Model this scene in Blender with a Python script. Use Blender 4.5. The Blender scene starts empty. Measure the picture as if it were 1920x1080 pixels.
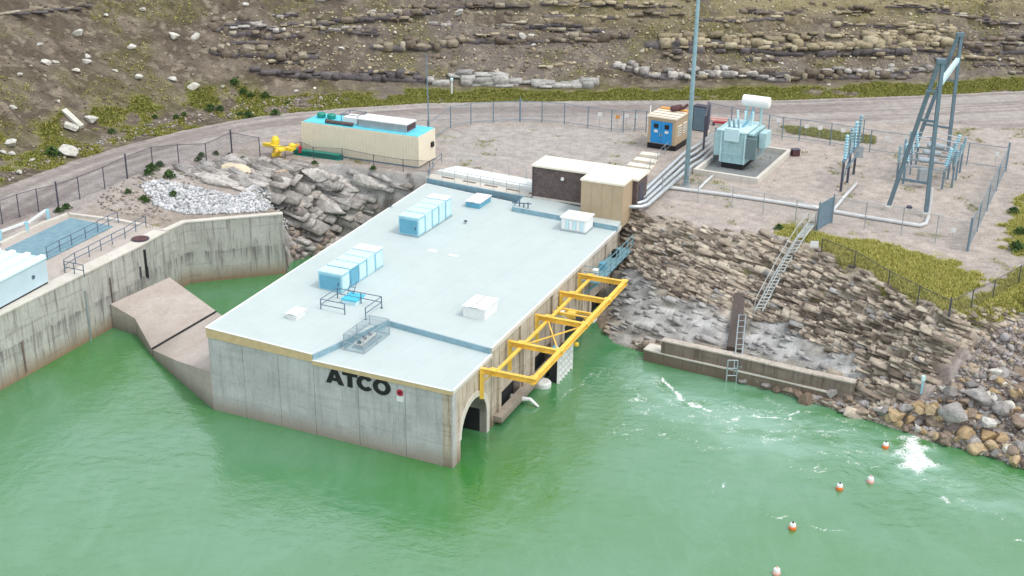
import bpy, math, random
import numpy as np
from mathutils import Vector, Matrix

# ------------------------------------------------------------------ camera, sky, sun, exposure
FOC, PITCH, ROLL, CAMZ = 2400.0, math.radians(22.5), math.radians(0.7), 36.0
SUN_EL, SUN_AZ = 58.0, 118.0        # azimuth measured clockwise from +Y (view direction)
SKY_STRENGTH, SUN_STRENGTH, EXPOSURE = 0.15, 1.05, 0.36
scene = bpy.context.scene
col = scene.collection
_F = np.array([0, math.cos(PITCH), -math.sin(PITCH)])
_U0 = np.array([0, math.sin(PITCH), math.cos(PITCH)])
_R0 = np.array([1.0, 0, 0])
_R = _R0*math.cos(ROLL)+_U0*math.sin(ROLL)
_U = _U0*math.cos(ROLL)-_R0*math.sin(ROLL)
_C = np.array([0, 0, CAMZ])
cam_d = bpy.data.cameras.new('camera')
cam = bpy.data.objects.new('camera', cam_d)
col.objects.link(cam)
cam_d.sensor_width = 36
cam_d.lens = FOC/1920*36
cam_d.clip_start = 1
cam_d.clip_end = 3000
cam.matrix_world = Matrix(((_R[0], _U[0], -_F[0], 0), (_R[1], _U[1], -_F[1], 0), (_R[2], _U[2], -_F[2], CAMZ), (0, 0, 0, 1)))
scene.camera = cam
scene.render.resolution_x, scene.render.resolution_y = 1024, 576

w = bpy.data.worlds.new('World')
scene.world = w
w.use_nodes = True
nt = w.node_tree
nt.nodes.clear()
sky = nt.nodes.new('ShaderNodeTexSky')
sky.sky_type = 'NISHITA'
sky.sun_disc = False
sky.sun_elevation = math.radians(SUN_EL)
sky.sun_rotation = math.radians(SUN_AZ)
sky.air_density = 1.0
sky.dust_density = 4.0
sky.ozone_density = 1.0
bg = nt.nodes.new('ShaderNodeBackground')
bg.inputs['Strength'].default_value = SKY_STRENGTH
# overcast: the blue of the clear sky is veiled by even cloud
cl = nt.nodes.new('ShaderNodeMix'); cl.data_type = 'RGBA'
cl.inputs[0].default_value = 0.62
cl.inputs[7].default_value = (7.9, 8.3, 8.5, 1)
out = nt.nodes.new('ShaderNodeOutputWorld')
nt.links.new(sky.outputs[0], cl.inputs[6])
nt.links.new(cl.outputs[2], bg.inputs[0])
nt.links.new(bg.outputs[0], out.inputs[0])
sd = bpy.data.lights.new('sun', 'SUN')
sd.energy = SUN_STRENGTH
sd.angle = math.radians(11)
sd.color = (1, 0.95, 0.88)
so = bpy.data.objects.new('sun', sd)
col.objects.link(so)
_sv = Vector((math.sin(math.radians(SUN_AZ))*math.cos(math.radians(SUN_EL)), math.cos(math.radians(SUN_AZ))*math.cos(math.radians(SUN_EL)), math.sin(math.radians(SUN_EL))))
so.rotation_euler = (-_sv).to_track_quat('-Z', 'Y').to_euler()
so.location = (0, 0, 80)
scene.view_settings.view_transform = 'Standard'
scene.view_settings.look = 'None'
scene.view_settings.exposure = EXPOSURE
scene.view_settings.gamma = 1

# ------------------------------------------------------------------ survey helpers
# sightings (x, y in the 1920 x 1080 photograph) intersected with a level or with the terrain give site coordinates
def ray(x, y):
    return _F*FOC+_R*(x-960)+_U*(540-y)
def G(x, y, z):
    d = ray(x, y); t = (z-CAMZ)/d[2]
    p = _C+d*t
    return Vector(p)
def zat(x, y, p):
    d = ray(x, y); t = (p[0]*d[0]+p[1]*d[1])/(d[0]**2+d[1]**2)
    return CAMZ+d[2]*t
rng = random.Random(7)
nr = np.random.RandomState(11)

def _hash(ix, iy, s):
    n = (ix*374761393+iy*668265263+s*974711) & 0x7fffffff
    n = (n ^ (n >> 13))*1274126177 & 0x7fffffff
    return ((n ^ (n >> 16)) & 0xffff)/65535.0
def vnoise(x, y, s=0):
    ix = np.floor(x).astype(np.int64); iy = np.floor(y).astype(np.int64)
    fx = x-ix; fy = y-iy
    fx = fx*fx*(3-2*fx); fy = fy*fy*(3-2*fy)
    a = _hash(ix, iy, s); b = _hash(ix+1, iy, s); c = _hash(ix, iy+1, s); d = _hash(ix+1, iy+1, s)
    return (a*(1-fx)+b*fx)*(1-fy)+(c*(1-fx)+d*fx)*fy
def fbm(x, y, s=0, o=4):
    r = 0; a = .5; t = 0
    for k in range(o):
        r = r+a*vnoise(x*2**k+17.3*k, y*2**k-9.1*k, s+k); t += a; a *= .5
    return r/t
def sstep(a, b, x):
    t = np.clip((x-a)/(b-a), 0, 1)
    return t*t*(3-2*t)
def dist_poly(X, Y, pts, closed=False):
    D = np.full(X.shape, 1e9)
    n = len(pts)
    for i in range(n if closed else n-1):
        ax, ay = pts[i][0], pts[i][1]; bx, by = pts[(i+1) % n][0], pts[(i+1) % n][1]
        dx, dy = bx-ax, by-ay
        L = dx*dx+dy*dy+1e-9
        t = np.clip(((X-ax)*dx+(Y-ay)*dy)/L, 0, 1)
        D = np.minimum(D, (X-ax-t*dx)**2+(Y-ay-t*dy)**2)
    return np.sqrt(D)
def inside(X, Y, pts):
    r = np.zeros(X.shape, bool); n = len(pts)
    for i in range(n):
        ax, ay = pts[i][0], pts[i][1]; bx, by = pts[(i+1) % n][0], pts[(i+1) % n][1]
        if ay == by: continue
        c = ((ay > Y) != (by > Y)) & (X < (bx-ax)*(Y-ay)/(by-ay)+ax)
        r ^= c
    return r

# ------------------------------------------------------------------ mesh helpers
class MB:
    def __init__(s): s.v = []; s.f = []; s.m = []
    def add(s, vs, fs, m=0):
        o = len(s.v); s.v += [tuple(v) for v in vs]
        s.f += [tuple(i+o for i in f) for f in fs]; s.m += [m]*len(fs)
    def prism(s, poly, z0, z1, m=0):
        n = len(poly)
        a = sum(poly[i][0]*poly[(i+1) % n][1]-poly[(i+1) % n][0]*poly[i][1] for i in range(n))
        if a < 0: poly = list(reversed(poly))
        f0 = z0 if callable(z0) else (lambda p: z0)
        f1 = z1 if callable(z1) else (lambda p: z1)
        vs = [(p[0], p[1], f0(p)) for p in poly]+[(p[0], p[1], f1(p)) for p in poly]
        fs = [tuple(range(n-1, -1, -1)), tuple(range(n, 2*n))]+[(i, (i+1) % n, n+(i+1) % n, n+i) for i in range(n)]
        s.add(vs, fs, m)
    def box(s, c, d, rz=0, m=0, M=None, bev=0):
        cx, cy, cz = c; hx, hy, hz = d[0]/2, d[1]/2, d[2]/2
        R = M if M is not None else Matrix.Rotation(rz, 3, 'Z')
        vs = []
        for z in (-hz, hz):
            for x, y in ((-hx, -hy), (hx, -hy), (hx, hy), (-hx, hy)):
                vs.append(Vector(c)+R @ Vector((x, y, z)))
        s.add(vs, [(3, 2, 1, 0), (4, 5, 6, 7), (0, 1, 5, 4), (1, 2, 6, 5), (2, 3, 7, 6), (3, 0, 4, 7)], m)
    def bar(s, a, b, wd, ht, m=0):
        a = Vector(a); b = Vector(b); d = b-a; L = d.length
        if L < 1e-6: return
        x = d/L; up = Vector((0, 0, 1))
        if abs(x.z) > .95: up = Vector((0, 1, 0))
        y = up.cross(x).normalized(); z = x.cross(y)
        s.box((a+b)/2, (L, wd, ht), M=Matrix((x, y, z)).transposed(), m=m)
    def tube(s, pts, r, n=8, m=0, r1=None, cap=True):
        pts = [Vector(p) for p in pts]
        rings = []
        prev = None
        for i, p in enumerate(pts):
            if i == 0: d = pts[1]-p
            elif i == len(pts)-1: d = p-pts[i-1]
            else: d = (pts[i+1]-p).normalized()+(p-pts[i-1]).normalized()
            d.normalize()
            up = Vector((0, 0, 1)) if abs(d.z) < .9 else Vector((0, 1, 0))
            if prev is not None: up = prev
            x = up.cross(d).normalized(); y = d.cross(x).normalized(); prev = y
            rr = r if r1 is None else r+(r1-r)*i/(len(pts)-1)
            rings.append([p+(x*math.cos(t)+y*math.sin(t))*rr for t in [2*math.pi*k/n for k in range(n)]])
        vs = [v for g in rings for v in g]; fs = []
        for i in range(len(pts)-1):
            for k in range(n):
                fs.append((i*n+k, i*n+(k+1) % n, (i+1)*n+(k+1) % n, (i+1)*n+k))
        if cap:
            fs.append(tuple(range(n-1, -1, -1))); fs.append(tuple((len(pts)-1)*n+k for k in range(n)))
        s.add(vs, fs, m)
    def lathe(s, c, prof, n=16, m=0, axis=None):
        c = Vector(c); vs = []; fs = []
        if axis is None: X, Y, Z = Vector((1, 0, 0)), Vector((0, 1, 0)), Vector((0, 0, 1))
        else:
            Z = Vector(axis).normalized(); up = Vector((0, 0, 1)) if abs(Z.z) < .9 else Vector((1, 0, 0))
            X = up.cross(Z).normalized(); Y = Z.cross(X)
        for r, h in prof:
            for k in range(n):
                t = 2*math.pi*k/n
                vs.append(c+X*(r*math.cos(t))+Y*(r*math.sin(t))+Z*h)
        for i in range(len(prof)-1):
            for k in range(n): fs.append((i*n+k, i*n+(k+1) % n, (i+1)*n+(k+1) % n, (i+1)*n+k))
        fs.append(tuple(range(n-1, -1, -1))); fs.append(tuple((len(prof)-1)*n+k for k in range(n)))
        s.add(vs, fs, m)
    def build(s, name, mats, parent=None, smooth=False, origin=None):
        me = bpy.data.meshes.new(name)
        vs = s.v
        if parent is not None:          # children keep their coordinates relative to the thing's base
            origin = Vector((0, 0, 0)); p_ = parent
            while p_ is not None: origin += p_.location; p_ = p_.parent
        if origin is not None:
            vs = [(v[0]-origin[0], v[1]-origin[1], v[2]-origin[2]) for v in vs]
        me.from_pydata(vs, [], s.f)
        if not isinstance(mats, (list, tuple)): mats = [mats]
        for mm in mats: me.materials.append(mm)
        if len(mats) > 1: me.polygons.foreach_set('material_index', s.m)
        if smooth: me.polygons.foreach_set('use_smooth', [True]*len(s.f))
        me.update()
        o = bpy.data.objects.new(name, me); col.objects.link(o)
        if parent is not None: o.parent = parent
        elif origin is not None: o.location = origin
        return o
def tag(o, label=None, cat=None, group=None, kind=None):
    if label: o['label'] = label
    if cat: o['category'] = cat
    if group: o['group'] = group
    if kind: o['kind'] = kind
    return o
def thing(name, label, cat, loc=(0, 0, 0), group=None):
    o = bpy.data.objects.new(name, None); col.objects.link(o)
    o.empty_display_size = .3
    o.location = loc
    return tag(o, label, cat, group)
def copy_tree(o, parent=None):
    c = o.copy(); col.objects.link(c)
    if parent is not None: c.parent = parent
    for ch in list(o.children): copy_tree(ch, c)
    return c

# ------------------------------------------------------------------ materials
def mat(name, base, rough=.7, metal=0, spec=.4):
    m = bpy.data.materials.new(name); m.use_nodes = True
    b = m.node_tree.nodes['Principled BSDF']
    b.inputs['Base Color'].default_value = (*base, 1)
    b.inputs['Roughness'].default_value = rough
    b.inputs['Metallic'].default_value = metal
    b.inputs['Specular IOR Level'].default_value = spec
    return m
class NT:
    def __init__(s, m): s.t = m.node_tree; s.b = s.t.nodes['Principled BSDF']
    def n(s, typ, **k):
        x = s.t.nodes.new(typ)
        for a, v in k.items(): setattr(x, a, v)
        return x
    def l(s, a, b): s.t.links.new(a, b)
    def coord(s, scale=(1, 1, 1), kind='Object', rot=(0, 0, 0)):
        tc = s.n('ShaderNodeTexCoord'); mp = s.n('ShaderNodeMapping')
        mp.inputs['Scale'].default_value = scale; mp.inputs['Rotation'].default_value = rot
        if kind == 'World':
            g = s.n('ShaderNodeNewGeometry'); s.l(g.outputs['Position'], mp.inputs[0])
        else: s.l(tc.outputs[kind], mp.inputs[0])
        return mp.outputs[0]
    def noise(s, vec, scale, detail=4, rough=.6, dist=0):
        x = s.n('ShaderNodeTexNoise'); s.l(vec, x.inputs['Vector'])
        x.inputs['Scale'].default_value = scale; x.inputs['Detail'].default_value = detail
        x.inputs['Roughness'].default_value = rough; x.inputs['Distortion'].default_value = dist
        return x.outputs[0]
    def ramp(s, fac, stops, interp='LINEAR'):
        x = s.n('ShaderNodeValToRGB'); s.l(fac, x.inputs[0])
        e = x.color_ramp.elements; x.color_ramp.interpolation = interp
        while len(e) < len(stops): e.new(.5)
        for i, (p, c) in enumerate(stops):
            e[i].position = p; e[i].color = (*c, 1) if len(c) == 3 else c
        return x.outputs[0]
    def mix(s, fac, a, b, mode='MIX'):
        x = s.n('ShaderNodeMix'); x.data_type = 'RGBA'; x.blend_type = mode
        for v, i in ((fac, 0), (a, 6), (b, 7)):
            if isinstance(v, (int, float)): x.inputs[i].default_value = v
            elif isinstance(v, tuple): x.inputs[i].default_value = (*v, 1)
            else: s.l(v, x.inputs[i])
        return x.outputs[2]
    def math(s, op, a, b=None):
        x = s.n('ShaderNodeMath'); x.operation = op
        for v, i in ((a, 0), (b, 1)):
            if v is None: continue
            if isinstance(v, (int, float)): x.inputs[i].default_value = v
            else: s.l(v, x.inputs[i])
        return x.outputs[0]
    def bump(s, h, strength=.4, dist=.05):
        x = s.n('ShaderNodeBump'); x.inputs['Strength'].default_value = strength; x.inputs['Distance'].default_value = dist
        s.l(h, x.inputs['Height']); s.l(x.outputs[0], s.b.inputs['Normal'])
def g3(v): return (v, v, v)
def painted(name, base, rough=.5, metal=0, var=.12, scale=2.5, dirt=(.25, .22, .18), dirtamt=.25):
    m = mat(name, base, rough, metal); t = NT(m)
    v = t.coord(kind='World')
    n1 = t.noise(v, scale, 5)
    lo = tuple(c*(1-var) for c in base); hi = tuple(min(1, c*(1+var)) for c in base)
    c = t.ramp(n1, [(.3, lo), (.7, hi)])
    n2 = t.noise(v, scale*2.7, 6, .7)
    d = t.ramp(n2, [(.55, (0, 0, 0)), (.8, g3(dirtamt))])
    c = t.mix(d, c, tuple(dirt))
    t.l(c, t.b.inputs['Base Color'])
    t.l(t.ramp(n2, [(.3, g3(rough*.8)), (.8, g3(min(1, rough*1.25)))]), t.b.inputs['Roughness'])
    return m
def concrete(name, a, b, stain=(.16, .13, .10), stain_amt=.6, wet=True, joint=0, streak_hi=None, tide=(.16, .125, .085), pour=False):
    """cast concrete with board joints, run-down streaks and a silt line where the water laps it"""
    m = mat(name, a, .85); t = NT(m)
    v = t.coord(kind='World')
    blot = t.noise(v, .55, 6, .65)
    fine = t.noise(v, 7, 5, .7)
    c = t.ramp(blot, [(.32, a), (.68, b)])
    c = t.mix(.45, c, t.ramp(fine, [(.2, g3(.35)), (.8, g3(.66))]), 'OVERLAY')
    vs = t.coord((2.3, 2.3, .16), kind='World')
    st = t.noise(vs, 1.5, 6, .75, .3)
    c = t.mix(t.math('MULTIPLY', t.ramp(st, [(.50, g3(0)), (.64, g3(1))]), stain_amt), c, stain)
    lift_ = t.noise(t.coord((.25, .25, 3.0), kind='World'), 1.1, 3, .6)
    c = t.mix(t.math('MULTIPLY', t.ramp(lift_, [(.56, g3(0)), (.62, g3(1))]), stain_amt*.35), c, stain)
    pt = t.noise(v, 1.7, 6, .8, .5)
    c = t.mix(t.ramp(pt, [(.60, g3(0)), (.70, g3(.35*stain_amt+.05))]), c, stain)
    st2 = t.noise(t.coord((3.1, 3.1, .22), kind='World'), 1.9, 5, .7, .2)
    c = t.mix(t.ramp(st2, [(.58, g3(0)), (.78, g3(.5))]), c, streak_hi or (.62, .62, .6))
    if pour:
        g0 = t.n('ShaderNodeNewGeometry'); s0 = t.n('ShaderNodeSeparateXYZ'); t.l(g0.outputs['Position'], s0.inputs[0])
        zz0 = t.math('ADD', s0.outputs[2], t.math('MULTIPLY', t.math('SUBTRACT', t.noise(t.coord((1, 1, .05), kind='World'), 1.3, 4, .7), .5), .6))
        band = t.ramp(t.math('MULTIPLY', zz0, .2), [(.0, g3(0)), (.26, g3(.15)), (.47, g3(1)), (.49, g3(0))])
        dr = t.ramp(t.noise(t.coord((2.4, 2.4, .1), kind='World'), 1.3, 5, .75), [(.46, g3(0)), (.6, g3(.85))])
        c = t.mix(t.math('MULTIPLY', band, dr), c, (.12, .115, .12))
    if wet:
        g = t.n('ShaderNodeNewGeometry'); sp = t.n('ShaderNodeSeparateXYZ'); t.l(g.outputs['Position'], sp.inputs[0])
        zz = t.math('ADD', sp.outputs[2], t.math('MULTIPLY', t.math('SUBTRACT', st, .5), 1.1))
        c = t.mix(t.ramp(t.math('MULTIPLY', zz, .2), [(.0, g3(.85)), (.10, g3(.5)), (.24, g3(0))]), c, tide)
    t.l(c, t.b.inputs['Base Color'])
    t.bump(t.mix(.5, fine, st), .35, .03)
    return m
M = {}
M['conc_front'] = concrete('concrete_cool', (.40, .405, .40), (.54, .545, .535), (.24, .24, .235), .5, streak_hi=(.62, .63, .63), tide=(.27, .215, .16))
M['conc_side'] = concrete('concrete_warm', (.46, .39, .31), (.58, .51, .43), (.19, .13, .08), .7, streak_hi=(.7, .66, .6))
M['conc_wall'] = concrete('concrete_bank', (.37, .37, .33), (.50, .50, .46), (.13, .12, .115), .75, streak_hi=(.58, .6, .58), tide=(.23, .14, .065), pour=True)
M['conc_slab'] = concrete('concrete_slab', (.42, .37, .33), (.52, .47, .43), (.3, .26, .23), .3, wet=False)
M['conc_cap'] = concrete('concrete_cap', (.56, .53, .47), (.66, .63, .57), (.4, .35, .3), .3, wet=False)
M['conc_dark'] = concrete('concrete_shore', (.17, .13, .105), (.27, .22, .185), (.1, .075, .06), .8, streak_hi=(.42, .39, .35))
M['conc_ledge'] = concrete('concrete_ledge', (.42, .37, .31), (.55, .5, .44), (.2, .16, .13), .6, streak_hi=(.6, .56, .5))
M['roof'] = painted('roof_membrane', (.485, .555, .55), .75, var=.035, scale=.5, dirt=(.42, .50, .52), dirtamt=.35)
M['roof_low'] = painted('roof_membrane_front', (.485, .555, .55), .75, var=.03, scale=.6, dirt=(.43, .51, .53), dirtamt=.35)
def seams(m_):
    t = NT(m_); src = t.b.inputs['Base Color'].links[0].from_socket
    ang = -0.48
    sp = t.n('ShaderNodeSeparateXYZ'); t.l(t.coord(kind='World', rot=(0, 0, -ang)), sp.inputs[0])
    fr_ = t.math('FRACT', t.math('MULTIPLY', sp.outputs[0], .5))
    ln = t.math('LESS_THAN', fr_, .035)
    n_ = t.noise(t.coord(kind='World'), .8, 5, .7)
    c = t.mix(t.math('MULTIPLY', ln, .35), src, (.37, .46, .48))
    c = t.mix(t.ramp(n_, [(.55, g3(0)), (.75, g3(.35))]), c, (.40, .455, .44))
    t.l(c, t.b.inputs['Base Color'])
seams(M['roof']); seams(M['roof_low'])
M['upstand'] = painted('roof_upstand', (.24, .39, .46), .7, var=.15, dirtamt=.4)
M['fascia'] = painted('fascia_flashing', (.60, .46, .26), .5, var=.12, dirtamt=.4)
M['cyan'] = painted('cyan_steel', (.33, .60, .70), .5, var=.1, scale=1.5, dirtamt=.12)
M['cyan_dark'] = painted('blue_steel', (.13, .38, .52), .5, var=.1, dirtamt=.2)
M['cyan_pale'] = painted('pale_cyan_steel', (.55, .76, .80), .5, var=.08, dirtamt=.12)
M['white'] = painted('white_paint', (.82, .83, .82), .5, var=.04, dirtamt=.15)
M['offwhite'] = painted('off_white_paint', (.74, .76, .74), .6, var=.06, dirtamt=.3)
M['hatchblue'] = painted('bright_blue_lid', (.07, .50, .70), .5, var=.1, dirtamt=.1)
M['steel_rail'] = painted('blue_grey_rail', (.13, .19, .26), .5, .4, dirtamt=.2)
M['galv'] = painted('galvanised_steel', (.42, .47, .50), .4, .6, dirtamt=.25)
M['galv_dark'] = painted('weathered_post_steel', (.085, .085, .115), .55, .3, dirtamt=.3)
M['galv_blue'] = painted('blue_grey_steel', (.17, .26, .33), .5, .3, dirtamt=.25)
M['yellow'] = painted('yellow_paint', (.86, .54, .09), .5, var=.16, scale=1.6, dirtamt=.8, dirt=(.33, .17, .05))
M['yellow2'] = painted('yellow_machine_paint', (.82, .60, .05), .45, var=.1, dirtamt=.2)
M['black'] = painted('black_paint', (.012, .012, .015), .5)
M['red'] = painted('red_paint', (.42, .02, .05), .5, dirt=(.03, .01, .03), dirtamt=.5)
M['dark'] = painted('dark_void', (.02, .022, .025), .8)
M['cream'] = painted('cream_container_steel', (.78, .71, .56), .5, var=.05, dirtamt=.15)
M['creamroof'] = painted('cream_roof_sheet', (.82, .76, .63), .6, var=.05, dirtamt=.2)
M['tan'] = painted('tan_cladding', (.47, .36, .24), .6, var=.05, dirtamt=.15)
M['turq'] = painted('turquoise_roof_paint', (.13, .62, .76), .5, var=.1, dirtamt=.2)
M['green'] = painted('green_steel', (.01, .25, .19), .45, var=.15, dirtamt=.3)
M['bluedoor'] = painted('blue_door_paint', (.02, .27, .62), .4, var=.08, dirtamt=.08)
M['rust'] = painted('rusty_exhaust', (.10, .045, .05), .8, var=.3)
M['pipe'] = painted('silver_cladding', (.62, .66, .68), .35, .6, var=.08, dirtamt=.2)
M['whitepipe'] = painted('white_conduit', (.66, .68, .68), .5, var=.08, dirtamt=.4)
M['porc'] = painted('grey_porcelain', (.24, .38, .43), .3, dirtamt=.1)
M['trafo'] = painted('pale_green_transformer', (.40, .60, .62), .45, var=.1, dirtamt=.2)
M['trafo_dk'] = painted('transformer_radiator', (.15, .22, .23), .6, var=.1)
M['orange'] = painted('orange_float', (.75, .18, .04), .5, var=.1)
M['pinkfloat'] = painted('faded_float', (.75, .42, .36), .5, var=.15)
M['orangetrim'] = painted('orange_trim', (.75, .33, .05), .5)
M['boxwall'] = painted('pale_blue_cladding', (.50, .64, .71), .5, var=.05, scale=.8, dirt=(.55, .55, .57), dirtamt=.5)
M['trunk'] = mat('twig_wood', (.10, .07, .045), .9)

def grating():
    m = painted('blue_grating', (.16, .28, .34), .6, var=.1); t = NT(m)
    wv = t.n('ShaderNodeTexWave'); wv.inputs['Scale'].default_value = .9; wv.inputs['Distortion'].default_value = .6
    t.l(t.coord(kind='World', rot=(0, 0, .55)), wv.inputs[0])
    n = t.noise(t.coord(kind='World'), 2.2, 6, .7)
    c = t.mix(wv.outputs[1], t.ramp(n, [(.3, (.11, .22, .29)), (.7, (.19, .32, .37))]), t.ramp(n, [(.3, (.15, .27, .34)), (.7, (.26, .39, .43))]))
    t.l(c, t.b.inputs['Base Color']); return m
M['grating'] = grating()
def brick():
    m = mat('brown_brick', (.12, .09, .08), .85); t = NT(m)
    n = t.noise(t.coord(kind='World'), 2.6, 5, .75)
    n2 = t.noise(t.coord((1, 1, 2.5), kind='World'), 4.5, 4, .7)
    c = t.ramp(n, [(.3, (.085, .06, .06)), (.7, (.16, .125, .115))])
    c = t.mix(.55, c, t.ramp(n2, [(.25, g3(.2)), (.75, g3(.8))]), 'OVERLAY')
    t.l(c, t.b.inputs['Base Color']); t.bump(n2, .5, .03); return m
M['brick'] = brick()
def chainlink(name, c, dens=.86):
    m = mat(name, c, .5, .5); t = NT(m)
    tc = t.n('ShaderNodeTexCoord')
    masks = []
    for a in (1, -1):
        mp = t.n('ShaderNodeMapping'); t.l(tc.outputs['UV'], mp.inputs[0]); mp.inputs['Rotation'].default_value = (0, 0, a*math.pi/4)
        wv = t.n('ShaderNodeTexWave'); wv.inputs['Scale'].default_value = 3.0; t.l(mp.outputs[0], wv.inputs[0])
        masks.append(t.math('GREATER_THAN', wv.outputs[1], dens))
    k = t.math('MAXIMUM', masks[0], masks[1])
    t.l(k, t.b.inputs['Alpha']); return m
M['mesh_dark'] = chainlink('dark_chain_link', (.10, .10, .13), .97)
M['mesh_grey'] = chainlink('grey_chain_link', (.25, .33, .38), .88)
M['mesh_faint'] = chainlink('faint_chain_link', (.35, .38, .41), .985)
M['mesh_white'] = chainlink('cage_mesh', (.30, .45, .52), .90)

def rockmat(name, stops, dark=.35, bump=.6, island=True, sc=3.0):
    m = mat(name, stops[0][1], .9); t = NT(m)
    g = t.n('ShaderNodeNewGeometry')
    if island: fac = g.outputs['Random Per Island']
    else:
        oi = t.n('ShaderNodeObjectInfo'); fac = oi.outputs['Random']
    c = t.ramp(fac, stops)
    v = t.coord(kind='World')
    n = t.noise(v, sc, 6, .72)
    c = t.mix(.75, c, t.ramp(n, [(.28, g3(.5-dark)), (.72, g3(.5+dark*.55))]), 'OVERLAY')
    t.l(c, t.b.inputs['Base Color']); t.bump(n, bump, .08)
    return m
M['rock_slope'] = rockmat('slope_rock', [(0, (.12, .095, .075)), (.2, (.23, .185, .145)), (.5, (.41, .345, .275)), (.8, (.47, .405, .32)), (1, (.60, .535, .43))], dark=.36, sc=2.2)
M['rock_pale'] = rockmat('pale_rock', [(0, (.26, .235, .21)), (.5, (.40, .38, .36)), (1, (.56, .53, .49))], dark=.42)
M['rock_shot'] = rockmat('sprayed_rock', [(0, (.26, .25, .24)), (.5, (.37, .36, .35)), (1, (.48, .47, .45))], sc=1.2)
M['rock_ledge'] = rockmat('ledge_sandstone', [(0, (.13, .105, .08)), (.5, (.22, .18, .135)), (.85, (.33, .285, .21)), (1, (.46, .42, .33))])
M['rock_dark'] = rockmat('dark_ledge_and_undercut_shade', [(0, (.08, .07, .075)), (1, (.16, .14, .14))])  # dark ledge rock, also painted as shade under the overhanging beds
M['rip_tan'] = rockmat('tan_boulder', [(0, (.40, .28, .15)), (1, (.52, .40, .25))], island=False)
M['rip_grey'] = rockmat('grey_boulder', [(0, (.23, .215, .205)), (1, (.38, .36, .345))], island=False)
M['rip_brown'] = rockmat('brown_boulder', [(0, (.22, .16, .12)), (1, (.34, .27, .21))], island=False)
M['rip_white'] = rockmat('white_stone', [(0, (.52, .51, .47)), (1, (.68, .66, .60))], island=False)
M['stones'] = rockmat('mixed_stones', [(0, (.20, .17, .16)), (.35, (.31, .265, .25)), (.6, (.42, .33, .22)), (.8, (.34, .325, .34)), (1, (.55, .52, .46))])
M['stones_white'] = rockmat('whitish_stones', [(0, (.30, .31, .32)), (.5, (.50, .51, .52)), (1, (.72, .72, .72))], dark=.2)
def leaf(name, stops):
    m = mat(name, stops[0][1], .8); t = NT(m)
    g = t.n('ShaderNodeNewGeometry'); t.l(t.ramp(g.outputs['Random Per Island'], stops), t.b.inputs['Base Color'])
    return m
M['grass'] = leaf('grass_blades', [(0, (.085, .12, .014)), (.5, (.20, .215, .035)), (.8, (.33, .31, .07)), (1, (.50, .44, .17))])
M['grass_y'] = leaf('dry_grass_blades', [(0, (.18, .22, .03)), (.5, (.38, .37, .08)), (1, (.58, .50, .18))])
M['bush'] = leaf('bush_leaves', [(0, (.018, .05, .012)), (.6, (.045, .11, .02)), (1, (.10, .16, .04))])

# ------------------------------------------------------------------ terrain
P = 5.6          # level of the yard above the water
ZU, ZL = 5.12, 4.75   # main roof and lowered front roof
DK = 4.65        # deck left
toe_px = [(-700, 610), (-300, 455), (0, 353), (133, 303), (233, 273), (333, 247), (433, 227), (500, 216), (640, 203), (800, 193), (1000, 190), (1200, 188), (1460, 188), (1700, 180), (1920, 170), (2400, 150), (3200, 120)]
TOE = [G(x, y, P) for x, y in toe_px]
HILL = TOE+[Vector((300, 700, 0)), Vector((-400, 700, 0)), Vector((-400, 100, 0))]
# water line (z = 0) and top of the bank
W_right = [G(*p, 0) for p in [(3400, 1250), (2500, 1040), (2200, 960), (1990, 905), (1920, 880), (1850, 855), (1790, 838), (1730, 826), (1700, 812), (1640, 792), (1500, 748), (1380, 712), (1290, 695), (1210, 663), (1150, 643), (1122, 615), (1105, 585)]]
W_mid = [G(*p, 0) for p in [(1060, 570), (860, 500), (700, 455), (610, 470), (560, 484), (545, 492)]]
W_left = [G(*p, 0) for p in [(537, 513), (357, 531), (322, 549), (276, 578), (205, 618), (0, 733), (-300, 905), (-1200, 1400)]]
WL = W_right+W_mid+W_left
LAND = WL+[Vector((-600, 40, 0)), Vector((-600, 900, 0)), Vector((600, 900, 0)), Vector((600, 40, 0))]
E_right = [G(*p, P) for p in [(3600, 800), (2500, 700), (2200, 640), (2000, 590), (1915, 545), (1860, 575), (1785, 592), (1690, 545), (1610, 505), (1540, 468), (1450, 445), (1330, 430), (1230, 408), (1175, 392)]]
E_mid = [G(*p, P) for p in [(1160, 380), (1000, 335), (870, 318), (800, 322), (740, 322), (640, 306), (560, 308), (500, 318), (470, 345)]]
wl_dir = (W_left[5]-W_left[4]).normalized()
nb = Vector((wl_dir.y, -wl_dir.x, 0))
if nb.y < 0: nb = -nb
E_left = [G(520, 395, DK), G(357, 412, DK), G(310, 424, DK)]+[W_left[3]+nb*.9, W_left[4]+nb*.9, W_left[5]+nb*.9, W_left[6]+nb*.9, W_left[7]+nb*.9]
EL = E_right+E_mid+E_left
PAD = EL+[Vector((-600, 42, 0)), Vector((-600, 900, 0)), Vector((600, 900, 0)), Vector((600, 42, 0))]
DECKC = [G(-600, 700, DK), G(-200, 500, DK), G(0, 450, DK), G(130, 425, DK), G(300, 415, DK), G(540, 393, DK)]
hdir = (TOE[13]-TOE[9]).normalized()

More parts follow.
